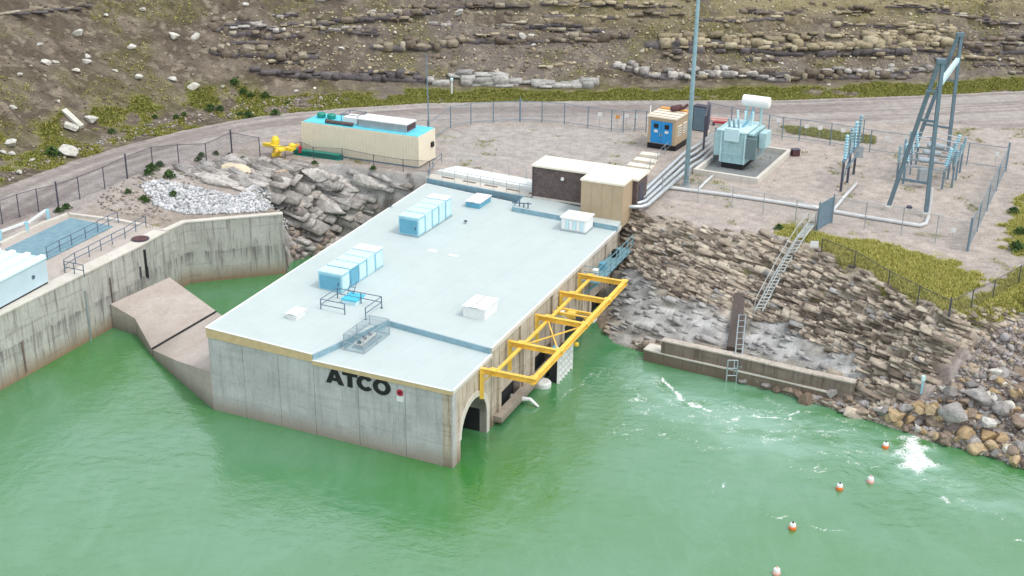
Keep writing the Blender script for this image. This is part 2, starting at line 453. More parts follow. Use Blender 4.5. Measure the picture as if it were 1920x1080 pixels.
def axis(lo, hi, step, far, growth=1.12):
    a = list(np.arange(lo, hi+1e-6, step)); s = step
    left = []; x = lo
    while x > -far:
        s *= growth; x -= s; left.append(x)
    s = step; x = hi; right = []
    while x < far+hi:
        s *= growth; x += s; right.append(x)
    return np.array(left[::-1]+a+right)
gx = axis(-62, 62, .2, 650)
gy = axis(60, 150, .14, 500)
gy = gy[gy > -60]
X, Y = np.meshgrid(gx, gy)
dW = dist_poly(X, Y, WL); dE = dist_poly(X, Y, EL)
inL = inside(X, Y, LAND); inP = inside(X, Y, PAD) & inL; inH = inside(X, Y, HILL) & inL
dT = dist_poly(X, Y, TOE)
dDk = dist_poly(X, Y, DECKC)
deckside = inside(X, Y, [DECKC[i] for i in range(6)]+[W_left[0], W_left[1], W_left[2], W_left[3], W_left[4], W_left[5]])
padz = P-(P-DK)*(1-sstep(1.5, 8, np.where(deckside, 0, dDk)))
Z = np.where(inP, padz, 0.0)
t = dW/(dW+dE+1e-6)
bank = inL & ~inP
wx = X+2.2*(fbm(X*.13, Y*.13, 5)-.5)
slope_noise = (fbm(X*.25, Y*.4, 21)-.5)
tt = np.clip(t+.10*slope_noise*np.sin(np.pi*np.clip(t, 0, 1)), 0, 1)
Z = np.where(bank, padz*tt, Z)
Z = np.where(~inL, -np.minimum(2.2, .25+dW*.55), Z)
# hill
hn = fbm(X*.045, Y*.045, 31, 4)-.5
lefty = sstep(-22, -8, X)             # the left spur is plain scree, further right beds of sandstone crop out
d = np.maximum(dT-.6, 0)
hz = .16*np.minimum(d, 4)+np.where(d > 4, (d-4)*.60, 0)
hz = np.where(d > 70, .16*4+66*.6+(d-70)*.12, hz)
gully = (fbm(X*.16+Y*.05, Y*.02, 41)-.5)*1.8*(1-lefty)+hn*3.2
hz = hz+gully*sstep(3, 14, d)
bed = hz+.035*X+1.0*(fbm(X*.08, Y*.08, 51)-.5)
bh = 1.15
fr = bed/bh-np.floor(bed/bh)
terr = (sstep(.35, .62, fr)-fr)*bh
patch = sstep(.42, .6, fbm(X*.07, Y*.12, 61))
hz = hz+terr*.75*patch*(0.15+.85*lefty)*sstep(5, 9, d)
Z = np.where(inH, Z+hz, Z)
# rock relief on the banks
rough = (bank & (dW > .3)).astype(float)*sstep(0, 1.2, np.minimum(dE, dW))
def strata(ang, per, slope, seed, blk, wl):
    """stepped beds: flat treads, steep risers, broken into blocks along the strike"""
    ca, sa = math.cos(ang), math.sin(ang)
    a = X*ca+Y*sa; q = -X*sa+Y*ca
    q = q+wl*(fbm(a*.09, q*.14, seed)-.5)+.8*(fbm(a*.45, q*.5, seed+9)-.5)
    r_ = np.zeros_like(X)
    for k, p_ in enumerate(per):
        cell = np.floor(a/(blk*(1-.45*k))+3*vnoise(q*.7/p_, q*0, seed+30+k)).astype(np.int64)
        lay = np.floor(q/p_).astype(np.int64)
        qq = q+p_*.22*(_hash(cell, lay, seed+k)-.5)
        f_ = qq/p_-np.floor(qq/p_)
        amp = .45+.9*vnoise(a*.25, q*.5, seed+50+k)
        r_ = r_+(sstep(.62, .86, f_)-f_)*p_*slope*amp
    return r_, a, q
lslope = np.clip(padz/(dW+dE+1e-6), .25, 1.3)
r1, aR, qR = strata(-.50, (1.15, .46), lslope*1.0, 700, 3.2, 2.6)
r2, aL, qL = strata(-.40, (2.1, .8), lslope*1.1, 800, 3.4, 3.0)
isL = X < -1.0
shot0 = inside(X, Y, [G(x, y, 1.5) for x, y in [(1120, 600), (1150, 540), (1190, 510), (1270, 560), (1400, 595), (1530, 645), (1620, 680), (1600, 715), (1380, 668), (1230, 640)]])
relief = np.where(isL, r2, r1*np.where(shot0, .5, 1))+.16*(fbm(aR*1.1, qR*3.2, 81, 4)-.5)+.3*(fbm(X*.55, Y*.8, 82, 3)-.5)
Z = Z+relief*rough
Z = Z+np.where(inP & ~inH, .05*(fbm(X*.3, Y*.3, 91)-.5), 0)+np.where(inH, sstep(2, 8, d)*.4*(fbm(X*.9, Y*.9, 95, 4)-.5), 0)
# bed under the deck and the powerhouse stays clear of them
def clear(poly, z):
    global Z
    k = inside(X, Y, poly)
    Z = np.where(k, np.minimum(Z, z), Z)
FL_, FR_, BR_, BL_ = G(388, 614, 5.35), G(848, 733, ZL), G(1163, 424, ZU), G(800, 345, ZU)
clear([FL_+(FL_-BR_).normalized()*.1, FR_, BR_, BL_], -.6)
dB = dist_poly(X, Y, [BL_, FL_, FR_, BR_, BL_])
Z = np.where((dB < 1.2) & bank, np.minimum(Z, 3.9), Z)

dWl = dist_poly(X, Y, W_left)
Z = np.where(dWl < .42, np.minimum(Z, -1.0), Z)
def th(x, y):
    """terrain height at a point"""
    i = min(max(int(np.searchsorted(gx, x))-1, 0), len(gx)-2); j = min(max(int(np.searchsorted(gy, y))-1, 0), len(gy)-2)
    u = (x-gx[i])/(gx[i+1]-gx[i]); v = (y-gy[j])/(gy[j+1]-gy[j])
    return float((Z[j, i]*(1-u)+Z[j, i+1]*u)*(1-v)+(Z[j+1, i]*(1-u)+Z[j+1, i+1]*u)*v)
def T(x, y):
    """where the sighting meets the terrain"""
    dd = ray(x, y); dd = dd/np.linalg.norm(dd)
    s = 55.0
    while s < 400:
        p = _C+dd*s
        if p[2] < max(th(p[0], p[1]), 0.0):
            lo, hi = s-.5, s
            for _ in range(8):
                m_ = (lo+hi)/2; q = _C+dd*m_
                if q[2] < max(th(q[0], q[1]), 0.0): hi = m_
                else: lo = m_
            q = _C+dd*hi
            return Vector((q[0], q[1], th(q[0], q[1])))
        s += .5
    return Vector(_C+dd*s)
def TP(pts): return [T(*p) for p in pts]

# ground cover colours (albedo only)
def C3(r, g, b): return np.array([r, g, b])
n1 = fbm(X*.35, Y*.35, 101); n2 = fbm(X*1.3, Y*1.3, 111); n3 = fbm(X*.1, Y*.1, 121)
mixc = lambda a, b, k: a*(1-k[..., None])+b*k[..., None]
C = np.zeros(X.shape+(3,))+C3(.38, .335, .30)                                  # gravel yard
C = mixc(C, C*0+C3(.42, .37, .34), sstep(.4, .65, n1))
pinkyard = TP([(1170, 350), (1240, 300), (1300, 345), (1440, 270), (1480, 250), (1640, 250), (1885, 292), (1860, 480), (1830, 505), (1500, 420), (1180, 395)])
k = sstep(-1.0, 1.0, np.where(inside(X, Y, pinkyard), 1, -1)*dist_poly(X, Y, pinkyard, True)+(n2-.5)*2)
C = mixc(C, C*0+C3(.44, .385, .345)*(1+.2*(n2[..., None]-.5)), k)
greyyard = TP([(820, 300), (830, 245), (1000, 232), (1190, 250), (1160, 310), (1000, 300)])
k = sstep(-1.5, 1.5, np.where(inside(X, Y, greyyard), 1, -1)*dist_poly(X, Y, greyyard, True)+(n1-.5)*4)
C = mixc(C, C*0+C3(.40, .37, .345)*(1+.3*(n2[..., None]-.5)), k*.9)
# road
road = [G(x, y, P) for x, y in [(-700, 700), (-300, 520), (0, 400), (110, 352), (230, 303), (340, 272), (440, 249), (540, 232), (660, 222), (800, 213), (1000, 211), (1200, 210), (1460, 208), (1700, 202), (1920, 193), (2400, 175), (3200, 150)]]
near = [G(x, y, P) for x, y in [(-700, 790), (-300, 585), (0, 445), (110, 398), (230, 340), (340, 303), (440, 274), (560, 250), (660, 238), (800, 232), (1000, 228), (1200, 226), (1460, 226), (1700, 232), (1920, 240), (2400, 250), (3200, 260)]]
ROADP = TOE+near[::-1]
inR = inside(X, Y, ROADP) & inP
dR = dist_poly(X, Y, ROADP, True)
k = sstep(-.5, .8, np.where(inR, dR, -dR)+(n2-.5)*1.2)*inP
tracks = .5+.5*np.sin(dT*1.5+5*(n3-.5))
stretch = fbm(dT*1.3, (X+Y)*.03, 131)
rc = mixc(np.zeros_like(C)+C3(.27, .235, .22), np.zeros_like(C)+C3(.385, .35, .33), sstep(.35, .65, .12*tracks+.88*stretch))
C = mixc(C, rc, k)
# hill
soil = mixc(np.zeros_like(C)+C3(.10, .08, .06), np.zeros_like(C)+C3(.17, .142, .11), sstep(.35, .7, fbm(X*.5, Y*.9, 141)))
greyer = mixc(soil, np.zeros_like(C)+C3(.165, .142, .12), sstep(.4, .6, fbm(X*.12, Y*.3, 151))*lefty)
speck = sstep(.60, .72, fbm(X*2.2, Y*2.2, 155, 3))
greyer = mixc(greyer, np.zeros_like(C)+C3(.29, .25, .19), speck*.6)
green = sstep(.5, .66, fbm(X*.28, Y*.28, 161))
hc = mixc(greyer, np.zeros_like(C)+C3(.115, .11, .04), green*.4)
topgreen = sstep(9.5, 12.5, Z)*lefty*sstep(.2, .45, n1)*sstep(-2, 8, X)
hc = mixc(hc, np.zeros_like(C)+C3(.26, .225, .125), topgreen*.8)
C = np.where(inH[..., None], hc, C)
strip_w = 3.4+2.4*(1-sstep(-30, -20, X))+1.2*(1-sstep(-20, -8, X))
gs = inH*sstep(.36, .5, fbm(X*.45, Y*.45, 401)+.14*lefty)*(1-sstep(strip_w-1.5, strip_w+1, dT+(n1-.5)*3))*sstep(.3, .45, n1+.25*lefty)
gcol = mixc(np.zeros_like(C)+C3(.12, .14, .02), np.zeros_like(C)+C3(.25, .235, .07), n2)
C = mixc(C, gcol, gs*.9)
# banks
lay_ = fbm(aR*.35, qR*2.6, 171, 4)
rockc = mixc(np.zeros_like(C)+C3(.12, .09, .07), np.zeros_like(C)+C3(.29, .24, .19), sstep(.32, .52, lay_))
rockc = mixc(rockc, np.zeros_like(C)+C3(.50, .43, .35), sstep(.55, .68, fbm(aR*.5, qR*3.3, 172, 4)))
rockc = mixc(rockc, np.zeros_like(C)+C3(.17, .16, .06), sstep(.6, .72, fbm(X*.5, Y*.9, 173))*.5)
rk = bank.astype(float)
C = mixc(C, rockc, rk)
shot = TP([(1130, 560), (1150, 530), (1180, 500), (1260, 560), (1400, 595), (1470, 605), (1530, 645), (1620, 680), (1600, 715), (1380, 668), (1230, 640), (1150, 645)])
k = sstep(-1.0, 1.0, np.where(inside(X, Y, shot), 1, -1)*dist_poly(X, Y, shot, True)+(n1-.5)*3)*rk
C = mixc(C, mixc(np.zeros_like(C)+C3(.27, .27, .26), np.zeros_like(C)+C3(.50, .50, .485), sstep(.35, .62, .5*n2+.5*fbm(aR*.5, qR*2.0, 174))), k)
leftrock = (bank & (X < -2)).astype(float)
C = mixc(C, mixc(mixc(np.zeros_like(C)+C3(.12, .105, .095), np.zeros_like(C)+C3(.40, .385, .37), sstep(.33, .47, fbm(aL*.3, qL*1.2, 181))), np.zeros_like(C)+C3(.52, .49, .45), sstep(.55, .68, fbm(aL*.4, qL*.9, 182))), leftrock)
gpoly = TP([(1445, 418), (1500, 425), (1530, 440), (1620, 450), (1770, 485), (1850, 520), (1835, 545), (1770, 580), (1700, 555), (1600, 500), (1530, 462), (1460, 432)])
gp2 = TP([(1780, 590), (1850, 540), (1925, 500), (2100, 560), (2100, 640), (1925, 600), (1850, 600)])
gp3 = TP([(1890, 420), (1925, 360), (2050, 330), (2050, 520), (1925, 480), (1885, 465)])
GP = []
for gpl, amt in ((gpoly, 1), (gp2, .7), (gp3, .8)):
    k = sstep(-.6, .6, np.where(inside(X, Y, gpl), 1, -1)*dist_poly(X, Y, gpl, True)+(n2-.5)*2.5)
    C = mixc(C, mixc(np.zeros_like(C)+C3(.20, .21, .04), np.zeros_like(C)+C3(.40, .38, .11), n1), k*amt)
    GP.append(k)
gravelbank = TP([(1830, 640), (1925, 590), (2200, 650), (2200, 900), (1925, 860), (1700, 800), (1640, 780), (1720, 750)])
k = sstep(-.6, .6, np.where(inside(X, Y, gravelbank), 1, -1)*dist_poly(X, Y, gravelbank, True)+(n2-.5)*1.5)
C = mixc(C, mixc(np.zeros_like(C)+C3(.24, .20, .18), np.zeros_like(C)+C3(.42, .36, .33), sstep(.35, .6, fbm(X*2, Y*2, 191))), k)
# muddy ground behind the wing wall
k = inP*(1-sstep(0, 4, dDk))*(X < -14)*(1-inH)*(1-inR)
C = mixc(C, mixc(np.zeros_like(C)+C3(.24, .19, .15), np.zeros_like(C)+C3(.36, .31, .26), n2), k*.7)
tuft = sstep(.62, .7, fbm(X*.5, Y*.5, 201))*(inP & ~inH & ~inR)*(n2 > .5)
C = mixc(C, np.zeros_like(C)+C3(.17, .18, .06), tuft*.35)
C = np.clip(C*(1+.22*(fbm(X*1.9, Y*1.9, 211)[..., None]-.5)), 0.01, .9)

def grid_mesh(name, X, Y, Z, mat_, attrs, keep=None):
    ny, nx = X.shape
    me = bpy.data.meshes.new(name)
    co = np.stack([X, Y, Z], -1).reshape(-1, 3).astype(np.float32)
    idx = np.arange(ny*nx).reshape(ny, nx)
    q = np.stack([idx[:-1, :-1], idx[:-1, 1:], idx[1:, 1:], idx[1:, :-1]], -1).reshape(-1, 4)
    me.vertices.add(len(co)); me.vertices.foreach_set('co', co.ravel())
    me.loops.add(q.size); me.loops.foreach_set('vertex_index', q.ravel().astype(np.int32))
    me.polygons.add(len(q)); me.polygons.foreach_set('loop_start', np.arange(0, q.size, 4, dtype=np.int32))
    me.polygons.foreach_set('loop_total', np.full(len(q), 4, np.int32))
    me.polygons.foreach_set('use_smooth', np.ones(len(q), bool))
    me.update(calc_edges=True)
    for an, arr in attrs.items():
        a = me.color_attributes.new(an, 'FLOAT_COLOR', 'POINT')
        rgba = (arr.reshape(-1, 4) if arr.shape[-1] == 4 else np.concatenate([arr.reshape(-1, 3), np.ones((len(co), 1))], 1)).astype(np.float32)
        a.data.foreach_set('color', rgba.ravel())
    me.materials.append(mat_)
    o = bpy.data.objects.new(name, me); col.objects.link(o)
    return o
m = mat('ground_cover', (.3, .3, .3), .95, spec=.2); t_ = NT(m)
at = t_.n('ShaderNodeAttribute'); at.attribute_name = 'cover'
v = t_.coord(kind='World')
nf = t_.noise(v, 5.5, 8, .8); nm = t_.noise(t_.coord((1, 1, 2.5), kind='World'), 1.3, 6, .7)
c = t_.mix(t_.math('MULTIPLY', at.outputs['Alpha'], .8), at.outputs[0], t_.ramp(nf, [(.28, g3(.12)), (.5, g3(.5)), (.75, g3(.85))]), 'OVERLAY')
c = t_.mix(.5, c, t_.ramp(nm, [(.3, g3(.28)), (.7, g3(.7))]), 'OVERLAY')
t_.l(c, t_.b.inputs['Base Color']); t_.bump(nf, .7, .12)
SP = np.where(bank, .55, np.where(inH, 1.0, .68)); SP = np.where(bank & shot0, .4, SP); SP = np.where(leftrock > 0, .4, SP); SP = np.where(inR, .45, SP)
ground = grid_mesh('ground', X, Y, Z, m, {'cover': np.concatenate([C, SP[..., None]], -1)})
tag(ground, kind='structure')

# ------------------------------------------------------------------ water
wx_ = axis(-45, 48, .16, 500, 1.18); wy_ = axis(54, 92, .11, 400, 1.18); wy_ = wy_[wy_ > -40]
WX, WY = np.meshgrid(wx_, wy_)
foam = np.zeros(WX.shape)
wn = fbm(WX*1.6, WY*1.6, 301, 4); wn2 = fbm(WX*.5, WY*.5, 311, 3)
def streak(px, wdt, amt, warp=.5):
    global foam
    pts = [G(x, y, 0) for x, y in px]
    dd = dist_poly(WX+warp*(wn2-.5)*3, WY+warp*(wn-.5)*2.5+warp*(wn2-.5)*1.5, pts)
    foam = np.maximum(foam, min(1, amt*1.15)*(1-sstep(0, wdt, dd))*(.45+.55*sstep(.33, .55, wn+.04)))
streak([(1243, 710), (1262, 728), (1280, 748), (1300, 757), (1325, 772)], .28, .9)
streak([(1300, 755), (1330, 785), (1345, 775)], .4, .35)
streak([(1380, 785), (1430, 778), (1480, 785), (1500, 770)], .3, .75)
streak([(1350, 785), (1420, 800), (1500, 812), (1590, 806)], .26, .5)
streak([(1430, 745), (1480, 765), (1500, 790), (1490, 820)], .55, .35)
streak([(1510, 785), (1518, 770)], .18, .7)
streak([(1660, 815), (1672, 828), (1685, 850)], .22, .7)
streak([(1700, 870), (1760, 890), (1790, 905), (1830, 930)], .9, .25)
streak([(1770, 930), (1790, 942)], .35, .6)
streak([(1445, 965), (1490, 975), (1530, 985), (1580, 992)], .2, .65)
streak([(1515, 870), (1540, 880)], .18, .6)
streak([(1612, 850), (1640, 870)], .15, .35)
streak([(1650, 905), (1690, 915)], .15, .4)
streak([(1325, 900), (1330, 925)], .25, .35)
streak([(1351, 903), (1353, 915)], .1, .8)
streak([(1392, 943), (1408, 945)], .12, .9)
streak([(1200, 845), (1210, 858)], .15, .4)
streak([(1893, 1012), (1908, 1020)], .2, .8)
streak([(1235, 705), (1250, 740), (1290, 775), (1360, 800), (1450, 815), (1560, 820)], .5, .42, 1.2)
streak([(1400, 770), (1470, 760), (1530, 775), (1600, 800)], .5, .4, 1.2)
streak([(1350, 800), (1420, 840), (1520, 850), (1620, 880)], .4, .3, 1.2)
streak([(1740, 880), (1800, 920), (1870, 950), (1925, 1000)], .6, .33, 1.2)
streak([(1060, 740), (1100, 700), (1140, 690), (1190, 730)], .3, .4, 1.0)
streak([(1100, 725), (1125, 690), (1160, 720)], .2, .35)
streak([(1085, 660), (1130, 690), (1140, 715)], .25, .3)
streak([(1130, 680), (1100, 700)], .2, .25)
streak([(1570, 770), (1640, 800)], .3, .25)
for k_ in range(16):        # current lines trailing down the tailrace
    x_ = rng.uniform(1110, 1560); y_ = 700+(x_-1110)*.19+rng.uniform(0, 130); pl_s = []
    for q_i in range(5): pl_s.append((x_, y_)); x_ += rng.uniform(22, 45); y_ += rng.uniform(-7, 20)
    streak(pl_s, rng.uniform(.12, .28), rng.uniform(.3, .55), 1.0)
boil = [G(x, y, 0) for x, y in [(1688, 830), (1715, 818), (1735, 838), (1745, 870), (1728, 884), (1700, 880), (1684, 858)]]
kb = .8*sstep(-.9, .5, np.where(inside(WX, WY, boil), 1, -1)*dist_poly(WX, WY, boil, True)+(wn-.5)*1.6)
foam = np.maximum(foam, kb*sstep(.25, .5, wn+.2))
WZ = .02*(fbm(WX*.5, WY*.5, 321)-.5)+kb*.14*wn
milkp = [G(x, y, 0) for x, y in [(1180, 690), (1290, 705), (1400, 730), (1520, 765), (1650, 800), (1760, 860), (1860, 930), (1700, 900), (1560, 850), (1400, 830), (1300, 790), (1210, 740)]]
pool = .75*sstep(-3.0, 2.0, np.where(inside(WX, WY, milkp), 1, -1)*dist_poly(WX, WY, milkp, True)+(wn2-.5)*5)*sstep(.3, .7, fbm(WX*.35, WY*.9, 341)+.12)
m = mat('river_water', (.05, .2, .08), .08, spec=.5); t_ = NT(m)
t_.b.inputs['IOR'].default_value = 2.15
at = t_.n('ShaderNodeAttribute'); at.attribute_name = 'foam'
sepc = t_.n('ShaderNodeSeparateColor'); t_.l(at.outputs[0], sepc.inputs[0])
v = t_.coord(kind='World')
big = t_.noise(t_.coord((1, 1.6, 1), kind='World'), .06, 4, .55, .6)
c = t_.ramp(big, [(.3, (.04, .19, .035)), (.7, (.085, .24, .12))])
wi = t_.noise(t_.coord((1.2, .5, 1), kind='World', rot=(0, 0, .5)), .35, 4, .6, 1.5)
c = t_.mix(t_.ramp(wi, [(.45, g3(0)), (.8, g3(.12))]), c, (.26, .47, .33))
c = t_.mix(t_.math('MULTIPLY', sepc.outputs[1], .6), c, (.29, .49, .40))
fo = t_.noise(v, 5.5, 8, .8, 1.2)
fm = t_.math('ADD', t_.math('MULTIPLY', t_.math('SUBTRACT', sepc.outputs[0], t_.ramp(fo, [(.35, g3(.02)), (.65, g3(.95))])), 2.0), t_.math('MULTIPLY', sepc.outputs[0], .28))
fm = t_.ramp(fm, [(0, g3(0)), (1, g3(1))])
c = t_.mix(fm, c, (.82, .86, .84))
t_.l(c, t_.b.inputs['Base Color'])
t_.l(t_.math('ADD', .1, t_.math('MULTIPLY', fm, .6)), t_.b.inputs['Roughness'])
h1 = t_.noise(t_.coord((1, 1.5, 1), kind='World', rot=(0, 0, .35)), 1.1, 5, .62, .8)
h2 = t_.noise(t_.coord((1.3, 1, 1), kind='World'), .22, 3, .55, 1.2)
hh = t_.math('ADD', h1, t_.math('MULTIPLY', h2, 2.0))
t_.bump(hh, .22, .2)
water = grid_mesh('water', WX, WY, WZ, m, {'foam': np.stack([foam, pool, foam*0], -1)})
tag(water, kind='structure')

# ================================================================== POWERHOUSE
FL, FR, BR, BL = FL_, FR_, BR_, BL_
FLz = 5.35
ex = Vector((FR.x-FL.x, FR.y-FL.y, 0)).normalized()         # along the front wall, to the right
ey = Vector((BR.x-FR.x, BR.y-FR.y, 0)).normalized()         # along the right-hand wall, back
def xy(v, z): return Vector((v[0], v[1], z))
S1 = G(598, 667, ZL); S2 = G(726, 600, ZU); S3 = G(926, 654, ZU)
# keep the step on the wall lines
def proj(p, a, b):
    a = Vector((a.x, a.y)); b = Vector((b.x, b.y)); p = Vector((p.x, p.y)); d_ = (b-a).normalized()
    q = a+d_*((p-a).dot(d_)); return Vector((q.x, q.y, 0))
S1 = proj(S1, FL, FR); S3 = proj(S3, FR, BR)
ph = thing('powerhouse', 'large grey concrete building with flat pale roof and black lettering standing in green water', 'building', xy(FL, 0))
wallf = MB()
# front wall (0.5 m thick) with board joints cut as thin grooves, left wall, back wall
TH = .5
inn = lambda a, b: xy((b-a).normalized(), 0)
fz = lambda p: FLz-.17+(ZU-.17-(FLz-.17))*min(1, max(0, (Vector((p[0], p[1], 0))-xy(FL, 0)).length/((xy(S1, 0)-xy(FL, 0)).length)))
L1 = (xy(FR, 0)-xy(FL, 0)).length; Ls = (xy(S1, 0)-xy(FL, 0)).length
nf_ = Vector((ex.y, -ex.x, 0))
if nf_.y > 0: nf_ = -nf_
segs = [0, .33*Ls, .67*Ls, Ls, Ls+.33*(L1-Ls), Ls+.67*(L1-Ls), L1]
for i in range(6):
    a = xy(FL, 0)+ex*(segs[i]+(.012 if i else 0)); b = xy(FL, 0)+ex*(segs[i+1]-(.012 if i < 5 else 0))
    up = i < 3
    poly = [a, b, b-nf_*TH, a-nf_*TH]
    wallf.prism(poly, -2, (lambda p: fz(p)) if up else ZL-.13)
wallf.build('front_wall', M['conc_front'], ph)
# joint backing
jb = MB(); jb.prism([xy(FL, 0)-nf_*.03+ex*.1, xy(FR, 0)-nf_*.03-ex*.1, xy(FR, 0)-nf_*.3-ex*.1, xy(FL, 0)-nf_*.3+ex*.1], -2, ZL-.2)
jb.build('wall_joint', M['conc_dark'], ph)
# right-hand wall in plan coordinates (v along ey)
LR = (xy(BR, 0)-xy(FR, 0)).length
ns = Vector((ey.y, -ey.x, 0))        # outward (to the right)
if ns.x < 0: ns = -ns
def W(v_, z, o=0): return xy(FR, 0)+ey*v_+ns*o+Vector((0, 0, z))
def vproj(px, py, z): return (G(px, py, z)-xy(FR, z)).dot(ey)
vstep = (S3-xy(FR, 0)).dot(ey)
a0, a1, az = 1.0, 4.4, 3.0          # arch: from, to, crown
sw = MB()
def seg(v0, v1, z0, z1, o0=-.6, o1=0, b=sw):
    b.prism([W(v0, 0, o0), W(v1, 0, o0), W(v1, 0, o1), W(v0, 0, o1)], z0, z1)
seg(.0+.001, a0, -2, ZL-.13, -TH-.1, 0)
# arched head
N = 14; cx_ = (a0+a1)/2; ra = (a1-a0)/2; spring = az-ra
arc = [(cx_-ra*math.cos(math.pi*i/N), spring+ra*math.sin(math.pi*i/N)) for i in range(N+1)]
for i in range(N):
    (v0, z0), (v1, z1) = arc[i], arc[i+1]
    vs = [W(v0, z0, 0), W(v1, z1, 0), W(v1, ZL-.13, 0), W(v0, ZL-.13, 0), W(v0, z0, -2.6), W(v1, z1, -2.6), W(v1, ZL-.13, -2.6), W(v0, ZL-.13, -2.6)]
    sw.add(vs, [(0, 1, 2, 3), (7, 6, 5, 4), (0, 4, 5, 1), (1, 5, 6, 2), (2, 6, 7, 3), (3, 7, 4, 0)])
sw.prism([W(a0-.0, 0, -2.6), W(a0, 0, -.6), W(a0-.3, 0, -.6), W(a0-.3, 0, -2.6)], -2, ZL-.2)
seg(a1, vstep, -2, ZL-.13, -2.6, 0)
# rear stretch with gate openings, piers between them
gates = []
v = vstep+.12
gate_c = [7.9+i*5.1 for i in range(4)]
for gc in gate_c:
    g0, g1 = gc-1.5, gc+1.5
    if g1 > LR-2: break
    seg(v, g0, -2, ZU-.16, -.45, 0)
    seg(g0, g1, 1.45, ZU-.16, -.45, -.12)
    gates.append((g0, g1)); v = g1
seg(v, LR, -2, ZU-.16, -.45, 0)
sw.build('side_wall', M['conc_side'], ph)
# lighter ring round the arch
rg = MB()
for i in range(N):
    (v0, z0), (v1, z1) = arc[i], arc[i+1]
    k = 1+.34/ra
    o = lambda v_, z_: (cx_+(v_-cx_)*k, spring+(z_-spring)*k)
    (p0, q0), (p1, q1) = o(v0, z0), o(v1, z1)
    vs = [W(v0, z0, .06), W(v1, z1, .06), W(p1, q1, .06), W(p0, q0, .06), W(v0, z0, -.9), W(v1, z1, -.9), W(p1, q1, -.003), W(p0, q0, -.003)]
    rg.add(vs, [(0, 1, 2, 3), (0, 4, 5, 1), (2, 6, 7, 3), (1, 5, 6, 2), (0, 3, 7, 4)])
rg.prism([W(a1, 0, -.9), W(a1+.34, 0, -.003), W(a1+.34, 0, .06), W(a1, 0, .06)], -2, spring)
rg.build('arch_ring', M['conc_cap'], ph)
ar = MB(); ar.prism([W(a0+.02, 0, -2.6), W(a1, 0, -2.6), W(a1, 0, -2.75), W(a0+.02, 0, -2.75)], -2, ZL-.3); ar.build('arch_recess', M['dark'], ph)  # near-black sheet painted as the shade deep inside the arch
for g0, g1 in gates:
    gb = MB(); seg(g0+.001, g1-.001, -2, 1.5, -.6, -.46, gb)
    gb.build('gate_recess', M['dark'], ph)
li = MB(); li.prism([W(a1-.02, 0, -.4), W(a1-.004, 0, -.4), W(a1-.004, 0, -2.59), W(a1-.02, 0, -2.59)], -2, spring+.4); li.build('arch_shade_sheet', M['dark'], ph)  # dark sheet added to shade the inner jamb by colour
# pilasters and slots on the side wall
for g0, g1 in gates:
    for vv in (g0-.35, g1+.35):
        pl_ = MB()
        pl_.prism([W(vv-.17, 0, -.01), W(vv+.17, 0, -.01), W(vv+.17, 0, .16), W(vv-.17, 0, .16)], -2, 3.6)
        pl_.build('pilaster', M['conc_side'], ph)
lg = MB()
lg.prism([W(5.4, 0, .0), W(16.5, 0, .0), W(16.5, 0, .55), W(5.4, 0, .55)], .25, .62); lg.build('sill_ledge', M['conc_ledge'], ph)
lw = MB(); nl = (xy(BL, 0)-xy(FL, 0)).normalized(); il = Vector((nl.y, -nl.x, 0)); il = il if il.x > 0 else -il
lw.prism([xy(FL, 0)-nf_*TH, xy(FL, 0)-nf_*TH+il*TH, xy(BL, 0)+il*TH, xy(BL, 0)], -2, lambda p: ZU-.17 if (Vector((p[0], p[1], 0))-xy(FL, 0)).length > 3 else FLz-.17)
lw.build('left_wall', M['conc_wall'], ph)
bw = MB(); bw.prism([xy(BL, 0), xy(BR, 0), xy(BR, 0)-ey*.5, xy(BL, 0)-ey*.5], -1, ZU-.17); bw.build('back_wall', M['conc_wall'], ph)
# roof
OV = .04
rf = MB()
oFL = xy(FL, 0)+nf_*OV-il*OV; oBL = xy(BL, 0)-il*OV; oBR = xy(BR, 0)+ns*OV; oFR = xy(FR, 0)+nf_*OV+ns*OV
oS1 = xy(S1, 0)+nf_*OV; oS3 = xy(S3, 0)+ns*OV
def rz(p):
    return FLz if (Vector((p[0], p[1], 0))-oFL).length < 1 else ZU
S2p = xy(S2, 0)
rf.prism([oFL, oS1, S2p, S2p+(oBL-oFL)*.5], lambda p: rz(p)-.15, rz)
rf.prism([oFL, S2p+(oBL-oFL)*.5, oBL], lambda p: rz(p)-.15, rz)
rf.prism([S2p, oS3, oBR, oBL, S2p+(oBL-oFL)*.5], ZU-.15, ZU)
rf.build('roof', M['roof'], ph)
rl = MB(); rl.prism([oS1+ex*.01, oFR, oS3-ey*.01, S2p+ex*.01-ey*.01], ZL-.12, ZL); rl.build('front_roof', M['roof_low'], ph)
us = MB()
us.prism([oS1+ex*.0, oS1+ex*.05, S2p+ex*.05, S2p], ZL+.001, ZU-.02)
us.prism([S2p-ey*.0, oS3, oS3-ey*.05, S2p-ey*.05], ZL+.001, ZU-.02)
us.build('roof_upstand', M['upstand'], ph)
